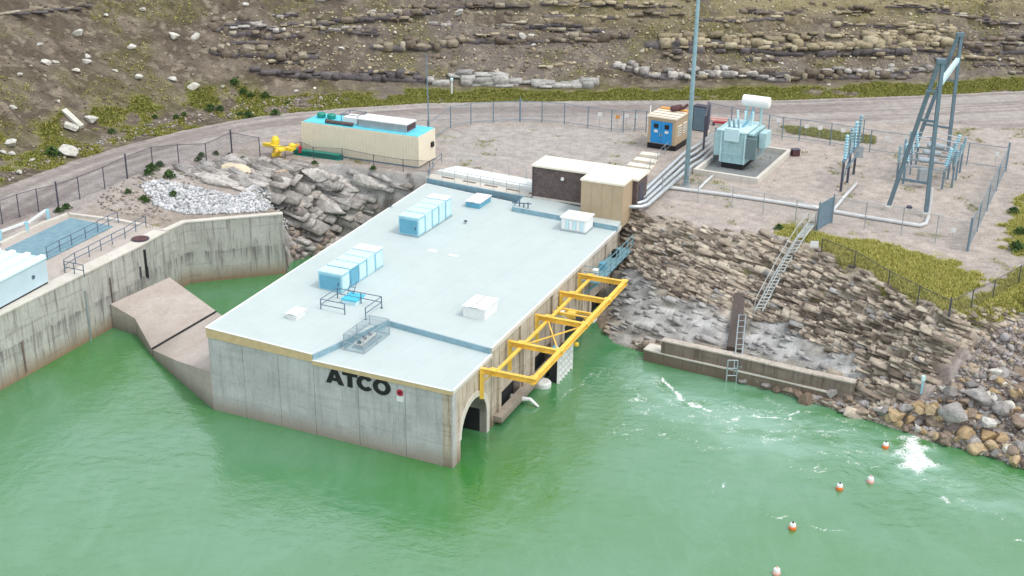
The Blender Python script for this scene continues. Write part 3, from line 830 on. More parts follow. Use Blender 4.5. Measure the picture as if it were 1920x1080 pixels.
# membrane edge trim, seams
tr = MB()
def trim(a, b, z, w_=.12, h_=.035, zz=None): tr.bar(xy(a, z+h_/2), xy(b, (zz if zz is not None else z)+h_/2), w_, h_)
trim(oFL, oS1, FLz, zz=ZU); trim(oFL, oBL, FLz, zz=ZU); trim(oS3, oBR, ZU); trim(oS1, oFR, ZL); trim(oFR, oS3, ZL); trim(oBL, oBR, ZU)
tr.build('edge_trim', M['offwhite'], ph)
fa = MB()
def fascia(a, b, n_, z0a, z1a, z0b, z1b, th_=.05):
    vs = [xy(a, z0a)+n_*.0, xy(b, z0b), xy(b, z1b), xy(a, z1a), xy(a, z0a)+n_*th_, xy(b, z0b)+n_*th_, xy(b, z1b)+n_*th_, xy(a, z1a)+n_*th_]
    fa.add(vs, [(4, 5, 6, 7), (3, 2, 1, 0), (0, 1, 5, 4), (2, 3, 7, 6), (1, 2, 6, 5), (0, 4, 7, 3)])
fascia(oFL, oS1, nf_, FLz-.58, FLz-.01, ZU-.46, ZU-.01)
fascia(oS1, oFR, nf_, ZL-.26, ZL-.01, ZL-.24, ZL-.01)
fa.build('fascia', M['fascia'], ph)
fs2 = MB(); fa2 = fa; fa = fs2
fascia(oFR, oS3, ns, ZL-.2, ZL-.01, ZL-.2, ZL-.01); fascia(oS3, oBR, ns, ZU-.24, ZU-.01, ZU-.24, ZU-.01)
fs2.build('side_fascia', M['conc_cap'], ph)
# rear roof platform and parapet
pz = ZU+.34
pf = MB()
A_ = G(962, 388, pz); B_ = G(1158, 425, pz); Cc = G(1170, 405, pz); D_ = G(985, 366, pz)
pf.prism([xy(A_, 0), xy(B_, 0), xy(Cc, 0), xy(D_, 0)], ZU+.001, pz); pf.build('roof_platform', [M['roof']], ph)
pu = MB(); dv = (xy(B_, 0)-xy(A_, 0)).normalized(); nn = Vector((dv.y, -dv.x, 0)); nn = nn if nn.y < 0 else -nn
pu.prism([xy(A_, 0)+nn*.003, xy(B_, 0)+nn*.003, xy(B_, 0)+nn*.06, xy(A_, 0)+nn*.06], ZU+.002, pz+.02)
pu.bar(xy(A_, ZU+.17)-Vector((.04, 0, 0)), xy(D_, ZU+.17)-Vector((.04, 0, 0)), .06, .36)
pu.build('platform_upstand', M['upstand'], ph)
pb = MB()
pa, pc = G(800, 342, ZU), G(1000, 380, ZU)
pd = (xy(pc, 0)-xy(pa, 0)).normalized(); pn = Vector((-pd.y, pd.x, 0)); pn = pn if pn.y > 0 else -pn
Lp = (xy(pc, 0)-xy(pa, 0)).length
q = lambda a, b, z: xy(pa, z)+pd*a+pn*b
pb.prism([q(0, 0, 0), q(Lp, 0, 0), q(Lp, .1, 0), q(0, .1, 0)], ZU-.3, ZU+.34); pb.build('parapet_face', M['upstand'], ph)
pb = MB(); pb.prism([q(-.2, .103, 0), q(Lp, .103, 0), q(Lp, 1.2, 0), q(-.2, 1.2, 0)], ZU-.4, ZU+.36)
for i in range(4):
    pass
pb.build('parapet', M['conc_cap'], ph)
pb = MB(); pb.prism([q(.2, 1.203, 0), q(Lp, 1.203, 0), q(Lp, 3.1, 0), q(.9, 3.1, 0)], ZU-.4, P+.22)
pb.build('back_ledge', M['offwhite'], ph)
for i in range(5):
    a_ = .9+i*1.95; pb = MB()
    pb.prism([q(a_, .75, 0), q(a_+1.1, .75, 0), q(a_+1.1, .95, 0), q(a_, .95, 0)], ZU+.361, ZU+.40)
    pb.build('drain_slot', M['conc_dark'], ph)
# lettering ATCO
def tube_letter(): pass
lt = thing('wall_lettering', 'bold black capital letters with a small red emblem on the grey front wall', 'sign', G(612, 700, 3.6))
lb = G(612, 716, 4.0)
def wallpoint(u, z): return xy(FL, z)+ex*u+nf_*.03
def u_of(px, py):
    # where the sighting meets the plane of the front wall
    d_ = Vector(ray(px, py)); o_ = Vector(_C); n_ = nf_
    t__ = (xy(FL, 0)-o_).dot(n_)/d_.dot(n_)
    h = o_+d_*t__
    return (h-xy(FL, 0)).dot(ex), h.z
u0, z0 = u_of(612, 716); u1, z1 = u_of(733, 740); _, zt0 = u_of(625, 690); _, zt1 = u_of(715, 708)
hl = .90
zb_ = (z0+z1)/2-.04
def shape(polys, holes, name):
    cu = bpy.data.curves.new(name, 'CURVE'); cu.dimensions = '2D'; cu.fill_mode = 'BOTH'; cu.extrude = .02
    for pts in polys+holes:
        s_ = cu.splines.new('POLY'); s_.points.add(len(pts)-1)
        for i, (a, b) in enumerate(pts): s_.points[i].co = (a, b, 0, 1)
        s_.use_cyclic_u = True
    o = bpy.data.objects.new(name, cu); col.objects.link(o)
    dg = bpy.context.evaluated_depsgraph_get()
    me = bpy.data.meshes.new_from_object(o.evaluated_get(dg))
    bpy.data.objects.remove(o); bpy.data.curves.remove(cu)
    return me
def ell(cx, cy, rx, ry, a0=0, a1=360, n=28): return [(cx+rx*math.cos(math.radians(a0+(a1-a0)*i/n)), cy+ry*math.sin(math.radians(a0+(a1-a0)*i/n))) for i in range(n+(0 if a1-a0 == 360 else 1))]
LW = (u1-u0)
sc_ = LW/3.72
letters = [
    ('A', [[(0, 0), (.36, 1), (.68, 1), (1.04, 0), (.74, 0), (.66, .2), (.36, .2), (.28, 0)]], [[(.43, .4), (.59, .4), (.51, .72)]], 0),
    ('T', [[(.26, 0), (.26, .76), (-.02, .76), (-.02, 1), (.82, 1), (.82, .76), (.54, .76), (.54, 0)]], [], 1.0),
    ('C', [ell(.46, .5, .48, .52, 38, 322)+[(x, y) for x, y in ell(.46, .5, .21, .27, 322, 38)]], [], 1.82),
    ('O', [ell(.48, .5, .50, .53)], [ell(.48, .5, .23, .28)], 2.74)]
Rw = Matrix((ex, Vector((0, 0, 1)), nf_)).transposed()
for nm, po, ho, off in letters:
    me = shape(po, ho, 'letter')
    me.materials.append(M['black'])
    o = bpy.data.objects.new('letter', me); col.objects.link(o)
    base = wallpoint(u0+off*sc_, zb_)
    S = Matrix.Diagonal((sc_, hl, 1)).to_4x4()
    me.transform(Matrix.Translation(base-lt.location) @ Rw.to_4x4() @ S)
    o.parent = lt
uq, zq = u_of(745, 740)
lm = MB()
c_ = wallpoint(uq+.18, zq+.12)
lm.box(c_+Vector((0, 0, -.33)), (.44, .03, .34), M=Matrix((ex, -nf_, Vector((0, 0, 1)))).transposed()); lm.build('emblem_plate', M['offwhite'], lt)
me = shape([ell(0, 0, .19, .19, 0, 360, 24)], [], 'emblem'); me.materials.append(M['red'])
me.transform(Matrix.Translation(c_+Vector((0, 0, .05))-lt.location) @ Rw.to_4x4()); o = bpy.data.objects.new('emblem', me); col.objects.link(o); o.parent = lt
lm = MB(); lm.box(c_+Vector((0, 0, .05))+nf_*.022, (.13, .012, .13), M=Matrix((ex, -nf_, Vector((0, 0, 1)))).transposed()); lm.build('emblem_square', M['black'], lt)

# ================================================================== helpers for placed equipment
class Frame:
    """a plan frame set out from three surveyed base corners: front left, front right, back right"""
    def __init__(s, fl, fr, br, z, depth=None, dirx=None):
        a, b, c = G(*fl, z), G(*fr, z), G(*br, z)
        s.o = a; s.ux = (b-a); s.w = s.ux.length; s.ux.normalize()
        if dirx is not None: s.ux = dirx.normalized()
        s.uy = Vector((-s.ux.y, s.ux.x, 0))
        s.d = depth if depth else max(.3, (c-b).dot(s.uy)); s.z = z
        s.R = Matrix((s.ux, s.uy, Vector((0, 0, 1)))).transposed()
    def p(s, u, v, h): return s.o+s.ux*u+s.uy*v+Vector((0, 0, h))
    def box(s, b, u0, u1, v0, v1, h0, h1, m=0): b.box(s.p((u0+u1)/2, (v0+v1)/2, (h0+h1)/2), (abs(u1-u0), abs(v1-v0), abs(h1-h0)), M=s.R, m=m)
    def part(s, name, mt, par, *a):
        b = MB()
        for q in ([a] if not isinstance(a[0], (list, tuple)) else a): s.box(b, *q)
        return b.build(name, mt, par)
def uvquad(name, quads, mt, parent):
    """panels with UVs in metres"""
    b = MB(); uvs = []
    for a, c, h, *rest in quads:
        a = Vector(a); c = Vector(c); L = (c-a).length
        off = Vector((0, 0, h))
        b.add([a, c, c+off, a+off], [(0, 1, 2, 3)]); uvs += [(0, 0), (L, 0), (L, h), (0, h)]
    o = b.build(name, mt, parent)
    ul = o.data.uv_layers.new(name='UVMap')
    ul.data.foreach_set('uv', [x for u in uvs for x in u])
    return o
def fence(name, label, pts, h, pm, mm, r=.035, cat='fence', group=None, rail=True, big=(), hs=None, mid=False):
    t = thing(name, label, cat, pts[0], group)
    for i, p in enumerate(pts):
        b = MB(); rr = r*1.7 if i in big else r; hh = h*1.12 if i in big else h
        b.tube([p-Vector((0, 0, .1)), p+Vector((0, 0, hh+.04))], rr, 6); b.build('post', pm, t)
    up = Vector((0, 0, h))
    if rail:
        b = MB(); b.tube([p+up for p in pts], r*.55, 6); b.build('top_rail', pm, t)
        if mid:
            b = MB(); b.tube([p+up*.12 for p in pts], r*.5, 6); b.build('bottom_rail', pm, t)
    if mm: uvquad('wire_mesh', [(pts[i]+Vector((0, 0, .05)), pts[i+1]+Vector((0, 0, .05)), h-.05) for i in range(len(pts)-1)], mm, t)
    return t
def railing(name, label, pts, h, mt, r=.03, group=None, mid=2, par=None):
    t = thing(name, label, 'railing', pts[0], group)
    for p in pts:
        b = MB(); b.tube([p-Vector((0, 0, .03)), p+Vector((0, 0, h))], r, 6); b.build('post', mt, t)
    for k in range(mid):
        b = MB(); z = Vector((0, 0, h*(1-k/mid)))
        b.tube([p+z for p in pts], r*.8, 6); b.build('handrail' if k == 0 else 'middle_rail', mt, t)
    return t
def ground_pts(pxs): return [T(*p) for p in pxs]

# ================================================================== ROOF PLANT
def air_handler(fl, fr, br, h, label, dark_seg=None):
    f = Frame(fl, fr, br, ZU, dirx=ex)
    t = thing('air_handling_unit', label, 'roof unit', f.o, 'long cyan air handling units on the flat roof')
    n = 5; L = f.d; s_ = L/n
    f.part('skid', M['galv'], t, -.03, f.w+.03, -.03, L+.03, .002, .12)
    for i in range(n):
        v0, v1 = i*s_, (i+1)*s_
        hh = h*(1.0 if i < n-1 else 1.04)
        if i == 0: hh = h*.97
        sg = f.part('module', M['cyan_dark'] if i == dark_seg else M['cyan'] if i % 2 == 0 else M['cyan_pale'], t, 0, f.w, v0+.02, v1-.02, .125, hh)
        f.part('cover', M['white'] if i == n-1 else M['cyan_pale'], sg, -.04, f.w+.04, v0+.05, v1-.05, hh+.002, hh+.06)
        f.part('panel', M['cyan_pale'] if i != dark_seg else M['cyan_dark'], sg, f.w+.002, f.w+.03, v0+.12, v1-.12, .25, hh-.15)
    b = MB()
    for i in range(1, n): f.box(b, -.03, f.w+.03, i*s_-.018, i*s_+.018, .13, h*.985)
    b.build('joint_frame', M['cyan_dark'], t) if False else None
    for i in range(1, n): f.part('joint_frame', M['cyan_dark'], t, -.025, f.w+.025, i*s_-.018, i*s_+.018, .13, h*.98)
    f.part('end_panel', M['cyan_dark'], t, .1, f.w-.1, -.03, -.002, .25, h-.2)
    f.part('access_handle', M['galv_dark'], t, f.w-.22, f.w-.17, -.06, -.032, .6, .8)
    return t
air_handler((748, 441), (783, 448), (836, 405), 1.45, 'long segmented cyan roof unit in the middle of the rear half of the pale roof')
air_handler((598, 545), (641, 553), (697, 497), 1.32, 'long segmented cyan roof unit beside the railed bright blue hatch', 1)

def roof_hatch(fl, fr, br, h, label, z=ZU, side='offwhite', top='white', two=False, name='roof_hatch'):
    f = Frame(fl, fr, br, z, dirx=ex)
    t = thing(name, label, 'roof hatch', f.o)
    f.part('curb', M[side], t, .06, f.w-.06, .06, f.d-.06, .002, h)
    b = MB()
    z0, z1, z2 = h+.002, h+.07, h+.16
    c = [f.p(0, 0, z0), f.p(f.w, 0, z0), f.p(f.w, f.d, z0), f.p(0, f.d, z0)]
    c1 = [f.p(0, 0, z1), f.p(f.w, 0, z1), f.p(f.w, f.d, z1), f.p(0, f.d, z1)]
    e = .18*min(f.w, f.d)
    c2 = [f.p(e, e, z2), f.p(f.w-e, e, z2), f.p(f.w-e, f.d-e, z2), f.p(e, f.d-e, z2)]
    b.add(c+c1+c2, [(3, 2, 1, 0), (8, 9, 10, 11)]+[(i, (i+1) % 4, 4+(i+1) % 4, 4+i) for i in range(4)]+[(4+i, 4+(i+1) % 4, 8+(i+1) % 4, 8+i) for i in range(4)])
    b.build('lid', M[top], t)
    if two: f.part('lid_joint', M['galv'], t, f.w/2-.02, f.w/2+.02, e, f.d-e, z2-.01, z2+.03)
    f.part('hinge', M['galv'], t, f.w*.3, f.w*.7, -.03, -.002, z0, z0+.05)
    return t
roof_hatch((535, 601), (556, 606), (567, 592), .42, 'small white dome hatch alone near the front left corner of the roof')
roof_hatch((866, 594), (911, 601), (935, 579), .68, 'wide white two panel hatch near the step in the roof', two=True)
roof_hatch((871, 388), (899, 393), (917, 377), .42, 'low hatch with dark blue sides near the back parapet', side='cyan_dark')
# louvred vent
f = Frame((1051, 432), (1098, 439), (1112, 426), ZU, dirx=ex)
t = thing('louvred_vent', 'white louvred vent box on the roof in front of the tan annex', 'vent', f.o)
f.part('base', M['galv'], t, -.04, f.w+.04, -.04, f.d+.04, .002, .1)
f.part('housing', M['white'], t, .03, f.w-.03, .03, f.d-.03, .102, .95)
for i in range(6):
    u = .12+i*(f.w-.24)/6
    f.part('louvre', M['cyan_pale'] if i % 2 else M['white'], t, u, u+(f.w-.24)/6-.06, -.03, .028, .2, .85)
f.part('cap', M['white'], t, -.06, f.w+.06, -.06, f.d+.06, .952, 1.04)
f.part('fan_cowl', M['offwhite'], t, f.w*.3, f.w*.65, f.d*.3, f.d*.65, 1.042, 1.12)
# small vent caps
for px, lab in (((873, 419), 'tiny dark roof vent standing alone behind the roof centre'), ((732, 390), 'tiny dark roof vent by the left roof edge'), ((940, 374), 'tiny dark roof vent near the low hatch with blue sides')):
    p = G(*px, ZU); t = thing('vent_cap', lab, 'vent', p)
    b = MB(); b.lathe(p, [(.06, .001), (.06, .16)], 10); b.build('pipe', M['galv'], t)
    b = MB(); b.lathe(p, [(.13, .162), (.15, .2), (.05, .25)], 12); b.build('cowl', M['galv_dark'], t)
for px in ((811, 471), (850, 480)):
    p = G(*px, ZU); b = MB(); b.box(p+Vector((0, 0, .032)), (.62, .3, .06), rz=math.atan2(ex.y, ex.x))
    b.v = [tuple(v) for v in b.v]; o = b.build('walkway_pad', M['white'], origin=p)
    tag(o, 'left one of two small white pads flat on the bare middle of the roof' if px[0] < 830 else 'right one of two small white pads flat on the bare middle of the roof', 'pad')
# blue lid with railing
f = Frame((640, 571), (668, 576), (682, 563), ZU, dirx=ex)
t = thing('access_hatch', 'bright blue hatch lid inside a railing on the roof', 'roof hatch', f.o)
f.part('curb', M['cyan_pale'], t, .04, f.w-.04, .04, f.d-.04, .002, .32)
f.part('lid', M['hatchblue'], t, 0, f.w, 0, f.d, .322, .42)
f = Frame((602, 583), (702, 592), (715, 575), ZU, depth=1.9, dirx=ex)
t = thing('roof_railing', 'blue grey guard railing round the bright blue hatch lid', 'railing', f.o)
ring = [(0, 0), (f.w*.5, 0), (f.w*.93, 0), (f.w*.93, f.d), (f.w*.5, f.d), (0, f.d)]
for u, v in ring:
    b = MB(); b.tube([f.p(u, v, .0), f.p(u, v, .78)], .035, 6); b.build('post', M['steel_rail'], t)
    b = MB(); b.lathe(f.p(u, v, 0), [(.09, .002), (.09, .05)], 10); b.build('foot', M['steel_rail'], t)
for z in (.78, .42):
    b = MB(); b.tube([f.p(*ring[i], z) for i in (2, 3, 4, 5, 0, 1)], .028, 6); b.build('rail', M['steel_rail'], t)
b = MB()
for u in (.55, .95): b.tube([f.p(u, f.d, .0), f.p(u-.1, f.d+.9, 1.0)], .03, 6)
for k in range(4): b.tube([f.p(.55-.02*k, f.d+.2*k+.1, .2*k+.1), f.p(.95-.02*k, f.d+.2*k+.1, .2*k+.1)], .02, 6)
b.build('ladder', M['steel_rail'], t)
# wire cage on the lower roof
f = Frame((645, 656), (683, 664), (728, 627), ZL, dirx=ex)
f.d = min(f.d, (xy(S2, 0)-f.o).dot(f.uy)-.12) if (xy(S2, 0)-f.o).dot(f.uy) > 1 else f.d
t = thing('wire_cage', 'pale wire cage with small equipment inside on the lowered front roof', 'cage', f.o)
hc = 1.0
for u in (0, f.w):
    for v in (0, f.d/2, f.d):
        b = MB(); b.tube([f.p(u, v, .0), f.p(u, v, hc)], .025, 6); b.build('post', M['galv'], t)
b = MB()
for z in (.06, hc/2, hc): b.tube([f.p(0, 0, z), f.p(f.w, 0, z), f.p(f.w, f.d, z), f.p(0, f.d, z), f.p(0, 0.01, z)], .02, 6)
for k in range(1, 6): b.tube([f.p(0, f.d*k/6, hc), f.p(f.w, f.d*k/6, hc)], .012, 5)
b.build('frame', M['galv'], t)
c = [f.p(0, 0, 0), f.p(f.w, 0, 0), f.p(f.w, f.d, 0), f.p(0, f.d, 0)]
uvquad('wire_mesh', [(c[i], c[(i+1) % 4], hc) for i in range(4)], M['mesh_white'], t)
t2 = thing('pipe_manifold', 'small beige pipe manifold inside the wire cage on the lowered roof', 'pipework', f.p(f.w/2, f.d/2, 0))
b = MB()
for k in range(4): b.tube([f.p(f.w*(.3+.1*k), f.d*.2, .15), f.p(f.w*(.3+.1*k), f.d*.8, .15+.03*k)], .05, 8)
b.build('pipes', M['conc_cap'], t2); f.part('tray', M['galv'], t2, f.w*.2, f.w*.8, f.d*.15, f.d*.85, .002, .08)
for k in range(3): f.part('valve', M['rust'] if k == 1 else M['galv_dark'], t2, f.w*.35, f.w*.5, f.d*(.25+.2*k), f.d*(.25+.2*k)+.12, .12, .36)
# parapet railing
q_ = lambda a, b_, z: xy(pa, z)+pd*a+pn*b_
railing('parapet_railing', 'thin pale railing along the back parapet of the roof', [q_(.1+i*(Lp-.3)/8, .3, ZU+.36) for i in range(9)], .85, M['galv'], .022, mid=2)
railing('ledge_railing', 'thin pale railing along the upper concrete ledge behind the roof', [q_(1.0+i*(Lp-1.6)/5, 2.9, P+.22) for i in range(6)], .9, M['galv'], .022, mid=2)
b = MB(); pts = [G(803, 336, ZU+.4), G(812, 318, P+.1), G(828, 303, P+.2)]
railing('corner_railing', 'short dark blue railing at the back left corner of the roof', pts, .7, M['steel_rail'], .03)
p = G(970, 392, ZU)
t = thing('pipe_rack', 'dark blue valves and short pipes at the end of the raised roof platform', 'pipework', p)
for k in range(4):
    b = MB(); q0 = G(966+8*k, 385+2*k, pz if k else ZU); b.tube([q0, q0+Vector((0, 0, .35+.12*(k % 2)))], .05, 8); b.build('standpipe', M['steel_rail'], t)
b = MB(); b.tube([G(960, 392, ZU)+Vector((0, 0, .5)), G(996, 392, pz)+Vector((0, 0, .4))], .045, 8); b.build('header', M['steel_rail'], t)

# ================================================================== BRICK HOUSE AND TAN ANNEX
f = Frame((999, 371), (1181, 405), (1199, 386), pz, depth=2.3, dirx=ex)
f.w = (G(1181, 348, pz+2.6)-f.o).dot(f.ux)
t = thing('brick_hut', 'long low brown brick hut with cream roof at the back edge of the powerhouse', 'hut', f.o)
f.part('wall', M['brick'], t, 0, f.w, 0, f.d, -.4, 2.48)
f.part('roof', M['creamroof'], t, -.12, f.w+.12, -.12, f.d+.25, 2.482, 2.62)
f.part('roof_seam', M['offwhite'], t, f.w*.5, f.w*.5+.05, -.1, f.d+.2, 2.622, 2.66)
f.part('wall_lamp', M['white'], t, 2.3, 2.5, -.18, -.002, 1.75, 1.95)
f.part('corner_trim', M['galv_dark'], t, -.06, -.002, -.06, .06, -.38, 2.47)
f.part('end_door', M['galv_dark'], t, f.w+.002, f.w+.04, .5, 1.4, .1, 2.05)
f.part('skirt', M['conc_cap'], t, .0, f.w*.48, -.05, -.002, .002, .16)
f2 = Frame((1088, 403), (1165, 416), (1180, 400), pz, dirx=ex); f2.d = max(.5, (f.o-f2.o).dot(f.uy)-.02)
t = thing('tan_annex', 'tall plain tan cladded box against the front of the brown brick hut', 'annex', f2.o)
f2.part('cladding', M['tan'], t, 0, f2.w, 0, f2.d, -.5, 2.62)
for k in range(1, 4): f2.part('panel_joint', M['creamroof'] if False else M['tan'], t, f2.w*k/4-.015, f2.w*k/4+.015, -.02, -.002, -.3, 2.6)
f2.part('roof', M['creamroof'], t, -.06, f2.w+.06, -.08, f2.d, 2.622, 2.76)

# ================================================================== GANTRY
def wall_hit(px, py):
    d_ = Vector(ray(px, py)); t__ = (xy(FR, 0)-Vector(_C)).dot(ns)/d_.dot(ns)
    h = Vector(_C)+d_*t__; return (h-xy(FR, 0)).dot(ey), h.z
gz = 4.45
t = thing('gantry_frame', 'yellow steel gantry frame of five arms reaching out over the water from the side wall', 'gantry', W(3.5, gz, 0))
vs_ = [vproj(px, py, gz) for px, py in ((903, 694), (956, 643), (1007, 594), (1051, 550), (1088, 517))]
ends = [(G(px, py, gz)-xy(FR, gz)).dot(ns) for px, py in ((996, 716), (1050, 662), (1098, 613), (1139, 569), (1168, 531))]
oe = sum(ends)/5
def ibeam(b, a, c, wd, ht):
    up = Vector((0, 0, 1)); b.bar(a, c, wd*.18, ht*.86); b.bar(Vector(a)+up*ht*.46, Vector(c)+up*ht*.46, wd, ht*.1); b.bar(Vector(a)-up*ht*.46, Vector(c)-up*ht*.46, wd, ht*.1)
for i, v_ in enumerate(vs_):
    b = MB(); ibeam(b, W(v_, gz, .0), W(v_, gz, oe+.15), .23, .30); b.build('arm', M['yellow'], t)
    b = MB(); b.bar(W(v_, gz+.1, .14), W(v_, gz-1.75, .14), .24, .2); b.build('wall_post', M['yellow'], t)
    b = MB(); b.bar(W(v_, gz-.7, .2), W(v_, gz-.1, .8), .08, .08); b.build('knee_brace', M['yellow'], t)
for o_, zz, wd in ((oe, gz+.14, .24), (oe-.03, gz-.16, .2), (.85, gz-.12, .18)):
    b = MB(); b.bar(W(vs_[0]-.15, zz, o_), W(vs_[-1]+.12, zz, o_), wd, .12); b.build('rail', M['yellow'], t)
for (i, j) in ((1, 2),):
    for a_, c_2 in (((vs_[i]+.2, .95), (vs_[j]-.2, oe-.2)), ((vs_[j]-.2, .95), (vs_[i]+.2, oe-.2))):
        b = MB(); b.bar(W(a_[0], gz-.05, a_[1]), W(c_2[0], gz-.05, c_2[1]), .07, .07); b.build('cross_brace', M['yellow'], t)
hv = (vs_[2]+vs_[3])/2
for i, v_ in enumerate(vs_):
    for o_ in (.85, oe-.02):
        b = MB(); b.box(W(v_, gz+.19, o_), (.42, .42, .03), rz=math.atan2(ey.y, ey.x)); b.build('gusset_plate', M['yellow'], t)
t = thing('hoist_trolley', 'yellow and white hoist trolley between two gantry arms', 'hoist', W(hv, gz-.4, oe*.5))
for k, (dv_, o_, sx, sy, sz, mt) in enumerate(((0, .9, .5, .35, .3, 'offwhite'), (.15, 1.6, .5, .5, .4, 'yellow'), (-.2, 2.3, .4, .5, .35, 'galv_dark'), (.1, 3.0, .6, .35, .3, 'offwhite'))):
    b = MB(); b.box(W(hv+dv_, gz-.45, min(o_, oe-.2)), (sy, sx, sz), rz=math.atan2(ey.y, ey.x)+math.pi/2); b.build('motor' if k == 1 else 'gearbox' if k == 2 else 'end_carriage', M[mt], t)
b = MB(); b.bar(W(hv-.3, gz-.3, .5), W(hv-.3, gz-.3, oe-.1), .14, .18); b.build('bridge_beam', M['yellow'], t)
b = MB(); b.bar(W(hv+.35, gz-.3, .5), W(hv+.35, gz-.3, oe-.1), .14, .18); b.build('bridge_beam', M['yellow'], t)
b = MB(); b.tube([W(hv, gz-.6, 2.0), W(hv, gz-2.2, 2.0)], .02, 6); b.build('cable', M['galv_dark'], t)
b = MB(); b.lathe(W(hv, gz-2.5, 2.0), [(.05, 0), (.16, .08), (.16, .22), (.05, .3)], 12); b.build('hook_block', M['yellow2'], t)
v_ = vs_[1]+1.2
t = thing('hoist_motor', 'dark blue winch motor under the crossed braces of the gantry', 'winch', W(v_, gz-.7, oe-.9))
b = MB(); b.lathe(W(v_-.3, gz-.5, oe-.8), [(.22, 0), (.22, .55), (.1, .62)], 14, axis=ey); b.build('drum', M['cyan_dark'], t)
b = MB(); b.box(W(v_, gz-.78, oe-.8), (.7, .5, .1), rz=math.atan2(ey.y, ey.x)); b.build('base', M['galv_dark'], t)
# lattice block and outlet under the gantry
p0 = G(1046, 716, .1); vL, oL = (p0-xy(FR, 0)).dot(ey), (p0-xy(FR, 0)).dot(ns)
t = thing('trash_rack', 'white perforated grid panel standing in the water under the gantry', 'rack', W(vL, 0, oL))
L_, H_ = 2.3, 1.75
b = MB()
for k in range(6): b.bar(W(vL+L_*k/5, -1, oL+.02), W(vL+L_*k/5, .1+H_, oL+.02), .17, .1)
b.build('upright_bars', M['white'], t)
b = MB()
for k in range(5): b.bar(W(vL-.06, .12+H_*k/4, oL), W(vL+L_+.06, .12+H_*k/4, oL), .06, .14)
b.build('cross_bars', M['white'], t)
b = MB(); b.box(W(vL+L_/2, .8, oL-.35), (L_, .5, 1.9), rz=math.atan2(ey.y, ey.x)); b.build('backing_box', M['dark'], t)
t = thing('outlet_pier', 'pale rounded concrete pier at the waterline beside the perforated panel', 'pier', W(vL-1.1, 0, oL-.8))
b = MB(); b.lathe(W(vL-.7, -1, oL-.7), [(.5, 0), (.5, 1.25), (.42, 1.35)], 16); b.build('nosing', M['offwhite'], t)
b = MB(); b.prism([W(vL-1.2, 0, oL-.8), W(vL-.2, 0, oL-.8), W(vL-.2, 0, .05), W(vL-1.2, 0, .05)], -1, .3); b.build('body', M['conc_cap'], t)
p0 = G(978, 748, .35); p1 = G(1010, 763, .02)
t = thing('outfall_pipe', 'short curved white outfall spouting beside the side wall sill', 'pipe', p0)
md = (p0+p1)/2+Vector((0, 0, .25))
b = MB(); b.tube([p0-ns*.7, p0, md, p1], .2, 10, r1=.07); b.build('spout', M['white'], t, smooth=True)
b = MB(); b.lathe(p0-ns*.35, [(.27, 0), (.27, .1)], 12, axis=ns); b.build('flange', M['galv'], t)
M['walk'] = painted('teal_walkway', (.20, .36, .42), .6, .2, dirtamt=.35)
# side walkway
va, vb = LR-.5, LR-7.6
t = thing('side_walkway', 'blue green steel walkway with railings clinging to the rear of the side wall', 'walkway', W(vb, 3.7, 0))
b = MB(); b.prism([W(va, 0, .02), W(vb, 0, .02), W(vb, 0, 1.15), W(va, 0, 1.15)], 3.62, 3.7); b.build('deck', M['walk'], t)
n = 7
for i in range(n):
    v_ = vb+(va-vb)*i/(n-1)
    b = MB(); b.tube([W(v_, 3.55, 1.15), W(v_, 4.8, 1.15)], .035, 6); b.build('post', M['walk'], t)
    b = MB(); b.bar(W(v_, 2.7, .05), W(v_, 3.6, 1.05), .08, .08); b.build('bracket', M['cyan_dark'], t)
for z in (4.8, 4.4, 4.0):
    b = MB(); b.tube([W(vb, z, .1), W(vb, z, 1.15), W(va, z, 1.15)], .03, 6); b.build('rail', M['walk'], t)
for k, (dv_, c_2) in enumerate(((1.2, 'white'), (2.6, 'cyan_dark'), (5.2, 'black'))):
    b = MB(); b.box(W(vb+dv_, 3.95, .5), (.5, .4, .48), rz=math.atan2(ey.y, ey.x)); b.build('control_cabinet', M[c_2], t)

# ================================================================== LEFT BANK: RETAINING WALL, WING WALL, APRON
def offset_line(pts, o):
    """parallel line; positive = to the land side (left of travel)"""
    out = []
    for i, p in enumerate(pts):
        ds = []
        if i: ds.append((pts[i]-pts[i-1]).xy.normalized())
        if i < len(pts)-1: ds.append((pts[i+1]-pts[i]).xy.normalized())
        d_ = sum(ds, Vector((0, 0))).normalized(); n_ = Vector((-d_.y, d_.x)); k = 1/max(.5, n_.dot(Vector((-ds[0].y, ds[0].x))))
        out.append(Vector((p.x+n_.x*o*k, p.y+n_.y*o*k, 0)))
    return out
def wall_run(name, label, line, o, z0, z1, mt, cat='wall', cap=None, parent=None):
    t = thing(name, label, cat, xy(line[0], 0))
    ln = offset_line(line, o); b = MB()
    for i in range(len(line)-1):
        b.prism([line[i], line[i+1], ln[i+1], ln[i]], z0, z1)
    bm_ = b.build('wall', mt, t)
    if cap:
        b = MB(); l0 = offset_line(line, -.04 if o > 0 else .04)
        for i in range(len(line)-1): b.prism([l0[i], l0[i+1], ln[i+1], ln[i]], z1+.002, z1+.1)
        b.build('coping', cap, t)
    return t
WLt = [xy(v, 0) for v in W_left]
sgn = -1 if ((WLt[3]-WLt[4]).xy.normalized().orthogonal().dot(nb.xy) > 0) else 1
test = offset_line(WLt, 1.0); sgn = 1 if (test[4]-WLt[4]).dot(nb) > 0 else -1
t = wall_run('retaining_wall', 'long stained grey concrete retaining wall along the left bank', WLt[2:], sgn*1.05, -2, 4.62, M['conc_wall'], cap=M['conc_cap'])
wl_n = (WLt[3]-WLt[4]).normalized(); wl_o = -nb
def WLp(px, py):      # sighting onto the face of the long retaining wall
    d_ = Vector(ray(px, py)); t__ = (WLt[4]-Vector(_C)).dot(nb)/d_.dot(nb); return Vector(_C)+d_*t__
